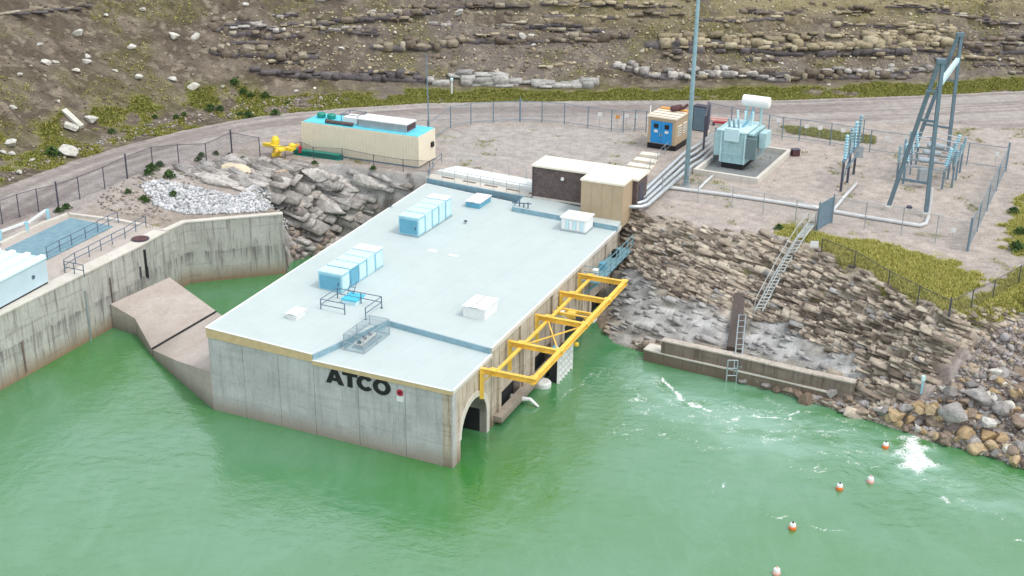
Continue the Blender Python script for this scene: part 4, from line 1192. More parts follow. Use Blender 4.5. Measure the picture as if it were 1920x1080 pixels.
for a, c_2, w_, mt in (((158, 545), (160, 655), .1, 'galv'), ((40, 640), (44, 700), .09, 'conc_dark'), ((205, 520), (207, 580), .06, 'conc_dark')):
    A1 = WLp(*a); A2 = WLp(*c_2)
    b = MB(); b.bar(A1+wl_o*.05, Vector((A1.x, A1.y, A2.z))+wl_o*.05, w_, .08); b.build('wall_pipe' if mt == 'galv' else 'movement_joint', M[mt], t)
wing = wall_run('wing_wall', 'tall streaked concrete wing wall ending at the rubble left of the building', WLt[:3], sgn*.45, -2, 4.68, M['conc_wall'], cap=M['conc_cap'])
A1 = WLt[1]
sn = Vector((-wl_n.y, wl_n.x, 0))
# dark slot and rusty guides at the bend
for k, (px, py0, py1, mt) in enumerate(((270, 468, 522, 'dark'), (262, 500, 522, 'galv_dark'), (276, 500, 522, 'galv_dark'))):
    d0 = WLp(px, py0); d1 = WLp(px, py1)
    b = MB(); b.bar(d0+wl_o*.03, Vector((d0.x, d0.y, d1.z))+wl_o*.03, .16 if k == 0 else .08, .1); b.build('slot' if k == 0 else 'guide_rail', M[mt], t)
b = MB(); p = WLp(161, 620); b.box(p+wl_o*.04, (.5, .08, .9), rz=math.atan2(wl_n.y, wl_n.x)); b.build('rust_plate', M['rust'], t) if False else None
# apron
def slabmesh(tops, zb, name, mt, parent, top_order=None):
    vs = [Vector(p) for p in tops]; n = len(vs)
    b = MB(); b.add(vs+[Vector((p.x, p.y, zb)) for p in vs], [tuple(range(n)), tuple(range(2*n-1, n-1, -1))]+[(i, n+i, n+(i+1) % n, (i+1) % n) for i in range(n)])
    return b.build(name, mt, parent)
ap = thing('apron', 'sloping pinkish concrete apron joining the retaining wall to the building corner', 'apron', G(250, 620, 0))
s1 = [G(318, 520, 2.35), G(207, 570, 1.75), G(253, 597, 1.2), G(284, 653, .55), G(405, 583, 1.7)]
bmt = concrete('concrete_apron', (.40, .34, .30), (.50, .445, .40), (.28, .24, .2), .25, tide=(.17, .15, .12))
slabmesh(s1, -2, 'upper_slab', bmt, ap)
zc = zat(392, 697, xy(FL, 0))
s2 = [G(286, 656, .5), G(333, 677, 1.35), xy(FL, zc)+Vector((-.02, -.03, 0)), xy(FL, zc)+il*.3+nl*.5, xy(FL, 2.6)+nl*4.6+il*.2, G(407, 585, 1.65)]
slabmesh(s2, -2, 'lower_slab', bmt, ap)
b = MB(); b.bar(G(284.5, 654, .56), G(405.5, 583.5, 1.72), .12, .05); b.build('expansion_joint', M['dark'], ap)
# deck on top of the left bank
dz = DK+.04
def flat(name, px, z, th_, mt, label, cat=None, kind=None):
    b = MB(); b.prism([xy(G(x, y, z), 0) for x, y in px], z-th_, z); o = b.build(name, mt, origin=xy(G(*px[0], z), 0) if False else G(*px[0], z))
    tag(o, label, cat, None, kind); return o
dsl = flat('deck', [(-120, 640), (86, 535), (150, 513), (275, 450), (318, 432), (270, 418), (225, 413), (130, 400), (75, 410), (0, 448), (-300, 600)], dz, .2, M['conc_slab'], None, None, 'structure')
flat('grating_cover', [(10, 466), (132, 408), (212, 424), (88, 486), (20, 476)], dz+.07, .06, M['grating'], 'large flat blue grating cover on the left deck', 'grating')
crb = thing('deck_curb', 'low pale curb round the far side of the blue grating cover', 'curb', G(0, 462, dz))
b = MB(); cp = [G(x, y, dz+.1) for x, y in ((0, 458), (70, 424), (128, 402), (224, 414), (262, 422))]
for i in range(4): b.bar(cp[i], cp[i+1], .3, .22)
b.build('curb', M['conc_cap'], crb)
p = G(263, 448, dz+.06)
t = thing('manhole_cover', 'round dark manhole cover on the concrete wall top', 'manhole', p)
b = MB(); b.lathe(p, [(.62, .004), (.62, .035)], 24); b.build('frame', M['galv_dark'], t)
b = MB(); b.lathe(p, [(.54, .037), (.54, .06)], 24); b.build('lid', M['rust'], t)
railing('deck_railing', 'dark low railing along the walkway nearest the river wall', [G(x, y, dz) for x, y in ((122, 508), (142, 495), (168, 482), (190, 470), (211, 459), (235, 447), (255, 434), (274, 425))], .78, M['steel_rail'], .035)
railing('deck_railing', 'short dark railing bracket at the near end of the deck walkway', [G(x, y, dz) for x, y in ((122, 511), (140, 514), (158, 518))], .78, M['steel_rail'], .035)
railing('deck_railing', 'dark low railing along the edge of the blue grating cover', [G(x, y, dz+.08) for x, y in ((89, 484), (113, 471), (135, 460), (161, 447), (184, 435), (204, 424), (222, 417))], .78, M['steel_rail'], .035)
# pale block house at the left edge
fb = Frame((-170, 674), (91, 532), (130, 520), dz, depth=4.6)
t = thing('control_house', 'pale blue flat topped steel house with white ribbed roof cut by the left edge', 'house', fb.o)
fb.part('plinth', M['dark'], t, 0, fb.w, .03, fb.d, .002, .15)
fb.part('wall', M['boxwall'], t, -.05, fb.w+.05, 0, fb.d, .152, 1.7)
fb.part('roof', M['cyan_pale'], t, -.1, fb.w+.1, -.06, fb.d+.1, 1.702, 1.78)
for k in range(4): fb.part('roof_rib', M['white'], t, -.1, fb.w+.12, .02+k*1.15, .36+k*1.15, 1.782, 1.93)
b = MB(); b.lathe(fb.p(fb.w-1.3, -.002, .95), [(.13, 0), (.13, .05)], 14, axis=-fb.uy); b.build('vent_hole', M['steel_rail'], t)
fb.part('door_edge', M['cyan_dark'], t, fb.w+.052, fb.w+.1, .1, 1.1, .2, 1.6)
# guard rail with pale blue posts by the road
t = thing('guard_rail', 'pale rail on stubby light blue posts between the road and the blue grating', 'guard rail', G(0, 452, dz))
gp = [G(x, y, dz) for x, y in ((-60, 480), (2, 452), (52, 436), (91, 412))]
for q in gp:
    b = MB(); b.box(q+Vector((0, 0, .4)), (.22, .22, .8), rz=.4); b.build('post', M['cyan'], t)
for i in range(3):
    b = MB(); b.bar(gp[i]+Vector((.12, 0, .72)), gp[i+1]+Vector((-.12, 0, .72)), .12, .16); b.build('rail', M['offwhite'], t)

# ================================================================== YARD LEFT: CONTAINER, YELLOW LIFTING GEAR, GREEN BEAM
fc = Frame((569, 285), (785, 316), (805, 299), P, depth=3.0)
t = thing('container', 'long beige container with turquoise top beside the left fence', 'container', fc.o)
fc.part('body', M['cream'], t, 0, fc.w, 0, fc.d, .12, 2.58)
for v in (0, fc.d-.12): fc.part('bottom_rail', M['galv_blue'], t, .1, fc.w-.1, v-.01, v+.13, -.05, .118)
for u in (0, fc.w): fc.part('corner_post', M['cream'], t, u-.04, u+.04, -.03, .05, .13, 2.6)
fc.part('top', M['turq'], t, .08, fc.w-.06, .06, fc.d-.06, 2.582, 2.64)
fc.part('lock_box', M['black'], t, fc.w+.002, fc.w+.14, fc.d*.72, fc.d*.85, 1.2, 1.6)
b = MB()
for k in range(int(fc.w/.28)): fc.box(b, .14+k*.28, .26+k*.28, -.022, -.001, .2, 2.5)
o = b.build('side_ribs', M['cream'], t)
fa_ = Frame((569, 285), (785, 316), (805, 299), P, depth=3.0)
tz = 2.64
t = thing('air_conditioner', 'long low white cooling unit on the turquoise container top', 'air conditioner', fc.p(5.2, 1, tz))
fc.part('casing', M['galv'], t, fc.w*.47, fc.w*.88, .5, 2.1, tz+.002, tz+.62)
fc.part('top_cover', M['white'], t, fc.w*.47-.05, fc.w*.88+.05, .45, 2.15, tz+.622, tz+.7)
fc.part('end_grille', M['rust'], t, fc.w*.88+.002, fc.w*.88+.04, .6, 2.0, tz+.1, tz+.55)
t = thing('condenser', 'small white condenser box in a thin frame on the container top', 'condenser', fc.p(3.5, 1.5, tz))
fc.part('casing', M['white'], t, fc.w*.31, fc.w*.43, 1.0, 2.2, tz+.02, tz+.5)
fc.part('dark_side', M['galv_dark'], t, fc.w*.43+.002, fc.w*.43+.25, 1.1, 2.0, tz+.02, tz+.38)
b = MB()
for u in (fc.w*.30, fc.w*.445):
    for v in (.9, 2.3): b.tube([fc.p(u, v, tz), fc.p(u, v, tz+.75)], .03, 6)
b.tube([fc.p(fc.w*.30, .9, tz+.75), fc.p(fc.w*.445, .9, tz+.75), fc.p(fc.w*.445, 2.3, tz+.75), fc.p(fc.w*.30, 2.3, tz+.75), fc.p(fc.w*.30, .91, tz+.75)], .03, 6)
b.build('frame', M['steel_rail'], t)
t = thing('duct_section', 'brown grey duct section lying along the container edge', 'duct', fc.p(2.6, .3, tz))
b = MB(); b.tube([fc.p(fc.w*.2, .35, tz+.16), fc.p(fc.w*.43, .35, tz+.16)], .15, 10); b.build('duct', M['brick'], t)
b = MB(); b.lathe(fc.p(fc.w*.2-.05, .35, tz+.16), [(.19, 0), (.19, .06)], 12, axis=fc.ux); b.build('flange', M['galv_dark'], t)
for k, (u, lab) in enumerate(((.06, 'left one of two teal green caps on the far end of the container top'), (.15, 'right one of two teal green caps on the far end of the container top'))):
    p = fc.p(fc.w*u+.2, 1.7, tz); t = thing('steel_drum', lab, 'drum', p)
    b = MB(); b.lathe(p, [(.33, .002), (.36, .12), (.36, .3)], 14); b.build('drum', M['green'], t)
    b = MB(); b.lathe(p, [(.38, .302), (.3, .4), (.1, .43)], 14); b.build('lid', M['green'], t)
t = thing('lifting_rig', 'yellow steel rig with crossing arms on a stub post left of the beige container', 'lifting gear', T(518, 291))
o0 = t.location
gz_ = lambda x, y, z: G(x, y, P+z)
b = MB(); b.lathe(o0, [(.42, 0), (.3, .25), (.22, .9), (.34, 1.0), (.34, 1.35), (.2, 1.6)], 14); b.build('post', M['yellow2'], t)
b = MB(); b.bar(gz_(494, 270, .9), gz_(548, 281, .8), .24, .26); b.build('boom', M['yellow2'], t)
b = MB(); b.bar(gz_(516, 284, .85), gz_(560, 271, .8), .16, .2); b.build('arm', M['yellow'], t)
b = MB(); b.bar(gz_(505, 268, .9), gz_(530, 282, .9), .5, .14); b.build('plate', M['yellow2'], t)
b = MB(); b.bar(gz_(512, 292, .3), gz_(527, 282, .5), .2, .22); b.build('foot', M['yellow2'], t)
b = MB(); b.lathe(gz_(548, 282, .45), [(.12, 0), (.3, .1), (.3, .5), (.12, .6)], 12); b.build('drum', M['yellow2'], t)
b = MB(); b.box(gz_(563, 280, .5), (.25, .25, .5)); b.build('red_box', M['red'], t)
t = thing('green_beam', 'dark teal steel beam lying on the ground in front of the beige container', 'beam', T(596, 294))
A1, A2 = T(556, 289), T(638, 300)
b = MB(); b.bar(A1+Vector((0, 0, .42)), A2+Vector((0, 0, .42)), .5, .08); b.bar(A1+Vector((0, 0, .22)), A2+Vector((0, 0, .22)), .1, .34); b.bar(A1+Vector((0, 0, .03)), A2+Vector((0, 0, .03)), .5, .06)
b.build('web_and_flanges', M['green'], t)
for q in (A1, A2):
    b = MB(); b.bar(q, q+Vector((0, 0, .44)), .52, .06); b.build('end_plate', M['green'], t)

# ================================================================== FENCES AND MASTS
gl = M['galv_dark']
pts = ground_pts([(-90, 452), (-30, 432), (5, 420), (37, 408), (73, 397), (110, 389), (150, 374), (197, 355), (239, 335), (287, 316), (336, 311), (388, 309), (435, 287), (488, 297)])
fence('chain_link_fence', 'dark post chain link fence between the road and the left bank', pts, 1.75, gl, M['mesh_dark'], .04, big=(5, 8, 12))
pts = ground_pts([(488, 298), (535, 296), (565, 288), (588, 298)])+[T(642, 301), T(701, 313), T(756, 322), T(806, 325)]
fence('chain_link_fence', 'low dark wire fence running in front of the beige container', pts, 1.0, gl, M['mesh_dark'], .03)
pts = ground_pts([(803, 272), (845, 240), (883, 233), (925, 230), (975, 228), (1016, 230), (1058, 233), (1102, 240), (1146, 246), (1168, 248), (1190, 246), (1211, 248)])
fence('chain_link_fence', 'blue grey post fence between the road and the grey gravel behind the roof', pts, 1.9, M['galv_blue'], M['mesh_faint'], .045, big=(0, 4), mid=True)
pts = ground_pts([(1330, 232), (1370, 240), (1440, 255), (1466, 260), (1498, 264), (1556, 272), (1630, 285), (1740, 300), (1812, 310), (1885, 320)])
fence('chain_link_fence', 'blue grey post fence behind the transformer yard', pts, 1.9, M['galv_blue'], M['mesh_faint'], .045, mid=True)
pts = ground_pts([(1885, 321), (1868, 358), (1850, 396), (1832, 434), (1814, 471)])
fence('chain_link_fence', 'dense grey fence closing the right-hand end of the transformer yard', pts, 2.1, M['galv_blue'], M['mesh_grey'], .05, mid=True, big=(0, 4))
pts = ground_pts([(1814, 471), (1753, 456), (1689, 441), (1620, 430), (1560, 420)])
fence('chain_link_fence', 'thin wire fence along the river side of the tower yard', pts, 2.0, M['galv'], M['mesh_faint'], .035)
pts = ground_pts([(1530, 432), (1491, 415), (1430, 402), (1372, 390), (1308, 380), (1240, 372)])
fence('chain_link_fence', 'thin wire fence along the top of the rock bank by the white conduit', pts, 1.6, M['galv'], M['mesh_faint'], .03)
pts = ground_pts([(1539, 480), (1601, 505), (1664, 543), (1720, 572), (1778, 600), (1820, 580), (1861, 560), (1909, 533), (1960, 510), (2060, 470)])
fence('chain_link_fence', 'dark wire fence with a corner post above the rock bank on the right', pts, 1.25, gl, M['mesh_dark'], .035, big=(4,))
# dark gate leaf
A1, A2 = T(1532, 433), T(1559, 418)
t = thing('yard_gate', 'dark grey gate leaf standing open over the white conduit', 'gate', A1)
for q in (A1, A2):
    b = MB(); b.tube([q, q+Vector((0, 0, 2.15))], .05, 6); b.build('post', M['galv_blue'], t)
b = MB(); b.bar(A1+Vector((0, 0, 1.05)), A2+Vector((0, 0, 1.05)), .03, 1.9); b.build('panel', M['galv_blue'], t)
# masts
p = G(1286, 349, P)
t = thing('lighting_mast', 'very tall pale blue steel mast rising out of the top of the picture', 'mast', p)
b = MB(); b.tube([p, p+Vector((0, 0, 9)), p+Vector((0, 0, 18)), p+Vector((0, 0, 26))], .195, 12, r1=.09); b.build('shaft', M['cyan'] if False else painted('mast_steel', (.30, .46, .52), .5, .3, dirtamt=.15), t, smooth=True)
b = MB(); b.lathe(p, [(.42, .0), (.42, .06), (.26, .08), (.26, .3)], 14); b.build('base_plate', M['galv'], t)
b = MB(); b.box(p+Vector((.15, -.25, 1.2)), (.3, .2, .5)); b.build('junction_box', M['galv'], t)
p = T(806, 284)
t = thing('slim_mast', 'thin dark mast at the right-hand end of the beige container', 'mast', p)
b = MB(); b.tube([p, p+Vector((-.2, 0, 8.2))], .075, 8, r1=.03); b.build('shaft', M['galv_blue'], t)
b = MB(); b.lathe(p, [(.16, 0), (.16, .1)], 10); b.build('base', M['galv_dark'], t)
p = T(847, 176)
t = thing('marker_post', 'white marker post in the grass strip beyond the road', 'post', p)
b = MB(); b.tube([p, p+Vector((0, 0, 1.3))], .09, 8); b.build('post', M['offwhite'], t)
b = MB(); b.lathe(p+Vector((0, 0, 1.3)), [(.16, 0), (.16, .2), (.05, .28)], 10); b.build('cap', M['cyan_pale'], t)
# small signs on the fences
sg = [((1124, 214), 'white', 'small white sign on the back fence left of the tan shed'), ((1157, 219), 'orangetrim', 'small orange sign on the back fence left of the tan shed'), ((1174, 217), 'white', 'left one of two close white signs by the tan shed'), ((1191, 218), 'white', 'right one of two close white signs by the tan shed'),
      ((1458, 225), 'white', 'white fence sign just right of the transformer'), ((1510, 236), 'white', 'white fence sign above the left edge of the green weeds behind the transformer yard'), ((1535, 239), 'white', 'white fence sign above the middle of the green weeds behind the transformer yard'), ((1578, 244), 'white', 'white fence sign just behind the insulator stand'), ((1660, 258), 'white', 'white fence sign left of the lattice tower legs'), ((1865, 288), 'white', 'white fence sign near the far right corner of the tower yard'),
      ((1785, 431), 'white', 'small white sign low on the thin river side fence'), ((1525, 457), 'offwhite', 'square pale sign at the start of the dark wire fence above the rock bank')]
for (px, py), mt, lab in sg:
    g_ = T(px, py+24 if py < 300 else py+14); q = Vector((g_.x, g_.y-.07, zat(px, py, g_)))
    t = thing('fence_sign', lab, 'sign', g_)
    b = MB(); b.box(q, (.38 if py < 440 else .55, .03, .34 if py < 440 else .45)); b.build('plate', M[mt], t)
    b = MB(); b.tube([g_, Vector((g_.x, g_.y, q.z+.1))], .02, 6); b.build('stake', M['galv'], t)

# ================================================================== TAN SHED WITH BLUE DOORS
fs = Frame((1213, 277), (1264, 285), (1291, 268), P, dirx=(G(1264, 285, P)-G(1213, 277, P)))
t = thing('generator_shed', 'tan steel shed with two bright blue doors and a rusty roof exhaust', 'shed', fs.o)
sk = .5; hh = 2.75; fs.d = max(3.0, min(fs.d, 5.5))
fs.part('skid', M['black'], t, -.05, fs.w+.05, .15, fs.d, .0, sk)
fs.part('body', M['tan'], t, 0, fs.w, 0, fs.d, sk+.002, hh)
fs.part('roof', M['creamroof'], t, -.1, fs.w+.1, -.15, fs.d*.72, hh+.002, hh+.12)
fs.part('roof_end', M['orangetrim'], t, -.1, fs.w+.1, fs.d*.72+.01, fs.d+.1, hh+.002, hh+.1)
for k, u0_ in enumerate((.28, fs.w*.5+.01)):
    u1_ = u0_+fs.w*.5-.3
    dr = fs.part('door', M['bluedoor'], t, u0_, u1_, -.05, -.002, sk+.06, hh-.3)
    cu_ = (u0_+u1_)/2
    fs.part('window', M['black'], dr, cu_-.2, cu_+.2, -.075, -.052, sk+1.35, sk+1.72)
    fs.part('notice', M['offwhite'], dr, cu_-.16, cu_+.16, -.07, -.052, sk+.98, sk+1.2)
    fs.part('handle', M['galv'], dr, (u1_-.12 if k == 0 else u0_+.04), (u1_-.05 if k == 0 else u0_+.11), -.1, -.052, sk+.7, sk+.95)
for k in range(3):
    lv = fs.part('side_louvre', M['creamroof'], t, fs.w+.002, fs.w+.04, .5+k*1.2, 1.3+k*1.2, sk+.7, sk+1.6)
    for q in range(4): fs.part('slat', M['galv_dark'], lv, fs.w+.042, fs.w+.055, .55+k*1.2, 1.25+k*1.2, sk+.8+.2*q, sk+.86+.2*q)
for k in range(4): fs.part('roof_rib', M['tan'], t, -.1, fs.w+.1, .1+k*.8, .16+k*.8, hh+.122, hh+.17)
b = MB(); b.lathe(fs.p(fs.w*.5, fs.d*.6, hh+.34), [(.2, 0), (.26, .1), (.26, .9), (.2, 1.0)], 12, axis=(.9, .35, .1)); b.build('silencer', M['rust'], t)
b = MB(); b.tube([fs.p(fs.w*.5+.9, fs.d*.65, hh+.4), fs.p(fs.w*.5+1.35, fs.d*.7, hh+.85)], .12, 8); b.build('tail_pipe', M['rust'], t)
b = MB(); b.tube([fs.p(-.12, fs.d*.2, hh-.3), fs.p(-.12, fs.d*.2, hh+.75)], .05, 6); b.build('vent_pipe', M['white'], t)
q = T(1300, 246)
f9 = Frame((1297, 246), (1322, 250), (1330, 244), P, depth=.8)
t = thing('switch_cabinet', 'dark grey cabinet just right of the tan shed', 'cabinet', f9.o)
f9.part('body', M['galv_dark'], t, 0, f9.w, 0, f9.d, .1, 2.35); f9.part('base', M['conc_cap'], t, -.1, f9.w+.1, -.1, f9.d+.1, 0, .098)
f9.part('door', M['galv_blue'], t, .1, f9.w-.1, -.03, -.002, .2, 2.2)
# steel portal for the cables
t = thing('cable_portal', 'dark twin pole cable support left of the transformer', 'support', T(1318, 292))
for px in ((1318, 292), (1324, 262)):
    q = G(*px, P); b = MB(); b.tube([q, q+Vector((0, 0, 3.3))], .09, 8); b.build('pole', M['galv_dark'], t)
b = MB(); b.bar(G(1318, 292, P)+Vector((0, 0, 3.3)), G(1324, 262, P)+Vector((0, 0, 3.3)), .14, .14); b.build('crossbeam', M['galv_dark'], t)
t = thing('pipe_stack', 'faded red and pink pipes stacked behind the transformer', 'pipes', T(1350, 225))
for k in range(3):
    b = MB(); a = G(1328+5*k, 221+4*k, P+.2+.2*k); b.tube([a, a+Vector((2.0, -.4, 0))], .1, 8); b.build('pipe', M['pinkfloat'] if k < 2 else M['red'], t)
b = MB()
for k in range(2): b.box(G(1338+22*k, 232+3*k, P+.1), (.15, .6, .2))
b.build('bearers', M['galv_dark'], t)
# cream trench covers
for k, (a, c_2, lab) in enumerate((((1199, 290), (1232, 294), 'topmost'), ((1187, 300), (1228, 306), 'second from the top'), ((1175, 310), (1220, 317), 'middle'), ((1163, 321), (1210, 329), 'second from the bottom'), ((1155, 332), (1200, 341), 'bottom'))):
    A1 = G(*a, P+.1); A2 = G(*c_2, P+.1); b = MB(); d_ = (A2-A1).normalized(); n_ = Vector((-d_.y, d_.x, 0))
    b.prism([A1, A2, A2+n_*.85, A1+n_*.85], P-.05, P+.16); o = b.build('step_slab', M['creamroof'], origin=A1)
    tag(o, {'topmost': 'topmost cream step slab, right under the tan shed', 'second from the top': 'second cream step slab down from the tan shed', 'middle': 'middle one of five cream step slabs below the tan shed', 'second from the bottom': 'second cream step slab up from the brick hut', 'bottom': 'lowest cream step slab, right behind the brick hut'}[lab], 'step', 'cream step slabs between the tan shed and the brick hut')
pts = [G(x, y, P) for x, y in ((1206, 338), (1218, 322), (1232, 306), (1246, 292), (1262, 279), (1280, 266))]
railing('stair_railing', 'pale thin railing beside the cream step slabs', pts, .95, M['galv'], .025)
# silver pipes
tp = thing('pipe_run', 'bundle of four silver clad pipes bending from the brick hut up to the cabinets', 'pipes', G(1170, 380, P))
for k in range(4):
    zz = 6.15-.02*k
    pp = [(1160, 366+7*k), (1192+3*k, 367+7*k), (1202+4*k, 363+7*k), (1284+5*k, 286+8*k), (1300+5*k, 277+8*k), (1336+3*k, 252+7*k)]
    b = MB(); b.tube([G(x, y, zz) for x, y in pp], .15, 10); b.build('pipe', M['pipe'], tp, smooth=True)
for (x, y) in ((1205, 376), (1232, 350), (1262, 322), (1296, 296)):
    q = G(x, y, 5.98); b = MB(); b.bar(q-Vector((.6, .9, 0))*.9, q+Vector((.6, .9, 0))*.9, .1, .12); b.tube([q, Vector((q.x, q.y, P-.1))], .06, 6); b.build('pipe_support', M['galv_dark'], tp)
# white ground conduit
t = thing('ground_conduit', 'long thin white conduit lying across the gravel yard to the tower', 'conduit', T(1300, 357))
def cond(px, r=.12, z=.16):
    b = MB(); b.tube([G(x, y, P+z) for x, y in px], r, 8); b.build('pipe', M['whitepipe'], t, smooth=True)
cond([(1238, 357), (1252, 351), (1300, 357), (1370, 366), (1440, 376), (1535, 391), (1600, 403), (1700, 419), (1725, 423), (1736, 419), (1741, 405)], .14)
cond([(1561, 396), (1582, 370), (1606, 344)], .12); cond([(1309, 356), (1322, 342), (1336, 330)], .1); cond([(1500, 384), (1556, 394)], .17, .17)
p = T(1491, 292)
t = thing('small_pedestal', 'small dark pedestal box alone on the gravel right of the transformer', 'box', p)
b = MB(); b.box(p+Vector((0, 0, .27)), (.6, .5, .5), rz=.2); b.build('box', M['rust'], t)
b = MB(); b.box(p+Vector((0, 0, .55)), (.66, .56, .05), rz=.2); b.build('lid', M['galv_dark'], t)
p = T(1705, 390); b = MB(); b.lathe(p, [(.2, -.02), (.22, .14), (.1, .2)], 12); o = b.build('drain_cover', M['galv_dark'], origin=p); tag(o, 'dark drain cap on the gravel between the tower legs', 'drain')

# ================================================================== TRANSFORMER
pitf = Frame((1299, 327), (1421, 346), (1468, 288), P)
t = thing('containment_curb', 'rectangular concrete containment curb round the transformer', 'curb', pitf.o)
pw, pd_ = pitf.w, pitf.d
for q in ((0, pw, 0, .3), (0, pw, pd_-.3, pd_), (0, .3, .302, pd_-.302), (pw-.3, pw, .302, pd_-.302)):
    pitf.part('curb_side', M['conc_cap'], t, q[0], q[1], q[2], q[3], -.2, .45)
pitf.part('pit_floor', M['conc_shore'] if 'conc_shore' in M else painted('pit_gravel', (.22, .23, .23), .9, var=.2), t, .302, pw-.302, .302, pd_-.302, -.1, .03)
tf = Frame((1349, 313), (1394, 319), (1424, 284), P+.05, dirx=pitf.ux)
t = thing('power_transformer', 'pale green power transformer with a white conservator tank and radiators', 'transformer', tf.o)
w_, d_ = tf.w, max(2.4, min(tf.d, 3.6))
tf.part('plinth', M['dark'], t, .1, w_-.1, .1, d_-.1, 0, .45)
tk = tf.part('tank', M['trafo'], t, 0, w_, 0, d_, .452, 3.0)
for z in (1.15, 2.0, 2.75): tf.part('rib', M['trafo'], tk, -.06, w_+.06, -.06, -.002, z, z+.1)
for u in (.0, w_): tf.part('rib', M['cyan_pale'], tk, u-.07, u+.07, -.08, -.062, .5, 2.95)
tf.part('tank_lid', M['cyan_pale'], t, -.1, w_+.1, -.1, d_+.1, 3.002, 3.12)
for side, u0_ in ((1, w_+.06), (-1, -.66)):
    for k in range(9):
        v = .25+k*(d_-.5)/9
        tf.part('radiator_fin', M['trafo'] if side < 0 else M['trafo_dk'] if k < 1 else M['trafo'], t, u0_, u0_+.62, v, v+.07, .9, 2.85)
    tf.part('radiator_header', M['trafo'], t, u0_+.1, u0_+.5, .2, d_-.2, 2.86, 3.0)
tf.part('radiator_panel', M['trafo_dk'], t, w_+.06, w_+.9, -.1, .2, 1.0, 2.7)
tf.part('fan_box', M['trafo'], t, w_+.95, w_+1.5, .5, 1.9, 1.9, 3.1)
tf.part('control_box', M['cyan_pale'], t, w_*.15, w_*.75, -.35, -.1, 2.35, 3.35)
cz = 4.95
b = MB(); b.lathe(tf.p(w_*.28, d_*.85, cz), [(.3, 0), (.44, .06), (.46, .12), (.46, 2.2), (.44, 2.25), (.3, 2.3)], 20, axis=tf.ux)
b.build('conservator', M['white'], t, smooth=False)
for u in (w_*.5, w_*.5+1.2):
    b = MB(); b.bar(tf.p(u, d_*.85, 3.12), tf.p(u, d_*.85, cz-.4), .16, .2); b.build('conservator_leg', M['trafo'], t)
b = MB(); b.tube([tf.p(w_*.8, d_*.8, cz-.5), tf.p(w_*.8, d_*.5, 3.6), tf.p(w_*.6, d_*.4, 3.15)], .07, 8); b.build('oil_pipe', M['cyan_dark'], t)
for k in range(5): tf.part('stiffener', M['trafo'], tk, w_*(.1+.2*k)-.03, w_*(.1+.2*k)+.03, -.05, -.002, .5, 2.9)
tf.part('cooling_fan', M['galv'], t, w_+.7, w_+.78, .4, 1.0, 1.2, 1.8); tf.part('cooling_fan', M['galv'], t, w_+.7, w_+.78, 1.2, 1.8, 1.2, 1.8)
tf.part('ladder', M['galv'], t, -.72, -.68, .3, .7, .4, 3.1)
def insulator(b, base, top, r, n=7):
    base = Vector(base); top = Vector(top); L = (top-base).length; prof = []
    for i in range(n):
        h0 = L*i/n
        prof += [(r*.55, h0), (r, h0+L/n*.35), (r*.5, h0+L/n*.8)]
    b.lathe(base, prof, 10, axis=(top-base))
for k in range(3):
    b = MB(); a = tf.p(w_*(.12+.2*k), d_*.3, 3.12); insulator(b, a, a+Vector((-.1, -.05, .75)), .13, 6); b.build('bushing', M['porc'], t)
for k in range(3):
    b = MB(); a = tf.p(w_*(.3+.28*k), d_*.62, 3.12); insulator(b, a, a+Vector((.1*(k-1), .15, 1.15)), .12, 8); b.build('bushing', M['cyan_pale'], t)

# ================================================================== INSULATOR STAND, TOWER, BREAKER
t = thing('insulator_stand', 'row of tall pale insulators on dark legs between the transformer and the tower', 'insulator stand', G(1577, 360, P))
A1 = G(1576, 359, P); A3 = G(1600, 327, P)
dd = A3-A1
bz = 2.35
for k in (0, .5, 1.0):
    q = A1+dd*k; b = MB(); b.bar(q, q+Vector((0, 0, bz)), .16, .16); b.build('leg', M['galv_dark'], t)
b = MB(); b.bar(A1-dd*.06+Vector((0, 0, bz+.08)), A1+dd*1.25+Vector((0, 0, bz+.08)), .2, .16); b.build('beam', M['galv_blue'], t)
for k in range(4):
    q = A1+dd*(.05+.36*k)+Vector((0, 0, bz+.16)); b = MB(); insulator(b, q, q+Vector((0, 0, 1.95+.1*k)), .17, 9); b.build('insulator', M['porc'] if k % 2 else M['cyan'], t)
b = MB(); b.bar(A1+Vector((.25, 0, bz-.5)), A1+dd*1.1+Vector((.25, 0, bz-.5)), .1, .1); b.build('rail', M['galv_blue'], t)
b = MB(); b.bar(A1+Vector((0, 0, .3)), A1+dd*.5+Vector((0, 0, bz)), .07, .07); b.build('diagonal', M['galv_blue'], t)
for k in range(4):
    q = A1+dd*(.05+.36*k)+Vector((.35, .1, bz+.16)); b = MB(); b.bar(q, q+Vector((-.05, 0, 1.5+.1*k)), .05, .12); b.build('switch_arm', M['galv_blue'], t)
b = MB(); b.box(A1+dd*1.0+Vector((.2, -.1, 1.9)), (.6, .5, .9)); b.build('control_box', M['galv'], t)
ts = painted('tower_steel', (.16, .24, .29), .5, .4, dirtamt=.2)
t = thing('dead_end_tower', 'tall blue grey steel tower of two A frames joined by a beam at the right', 'tower', G(1735, 406, P))
nR = G(1735, 406, P); nL = G(1664, 393, P); nTz = zat(1737, 113, nR+Vector((0, .4, 0)))
fR = G(1777, 288, P); off = fR-nR; fL = nL+off
nT = Vector((nR.x-.15, nR.y+.5, nTz)); fT = Vector((fR.x-.2, fR.y+.3, zat(1773, 64, fR)))
for a, c_2 in ((nR, nT), (nL, nT-Vector((.25, 0, 0))), (fR, fT), (fL, fT-Vector((.25, 0, 0)))):
    b = MB(); b.bar(a, c_2, .25, .25); b.build('leg', ts, t)
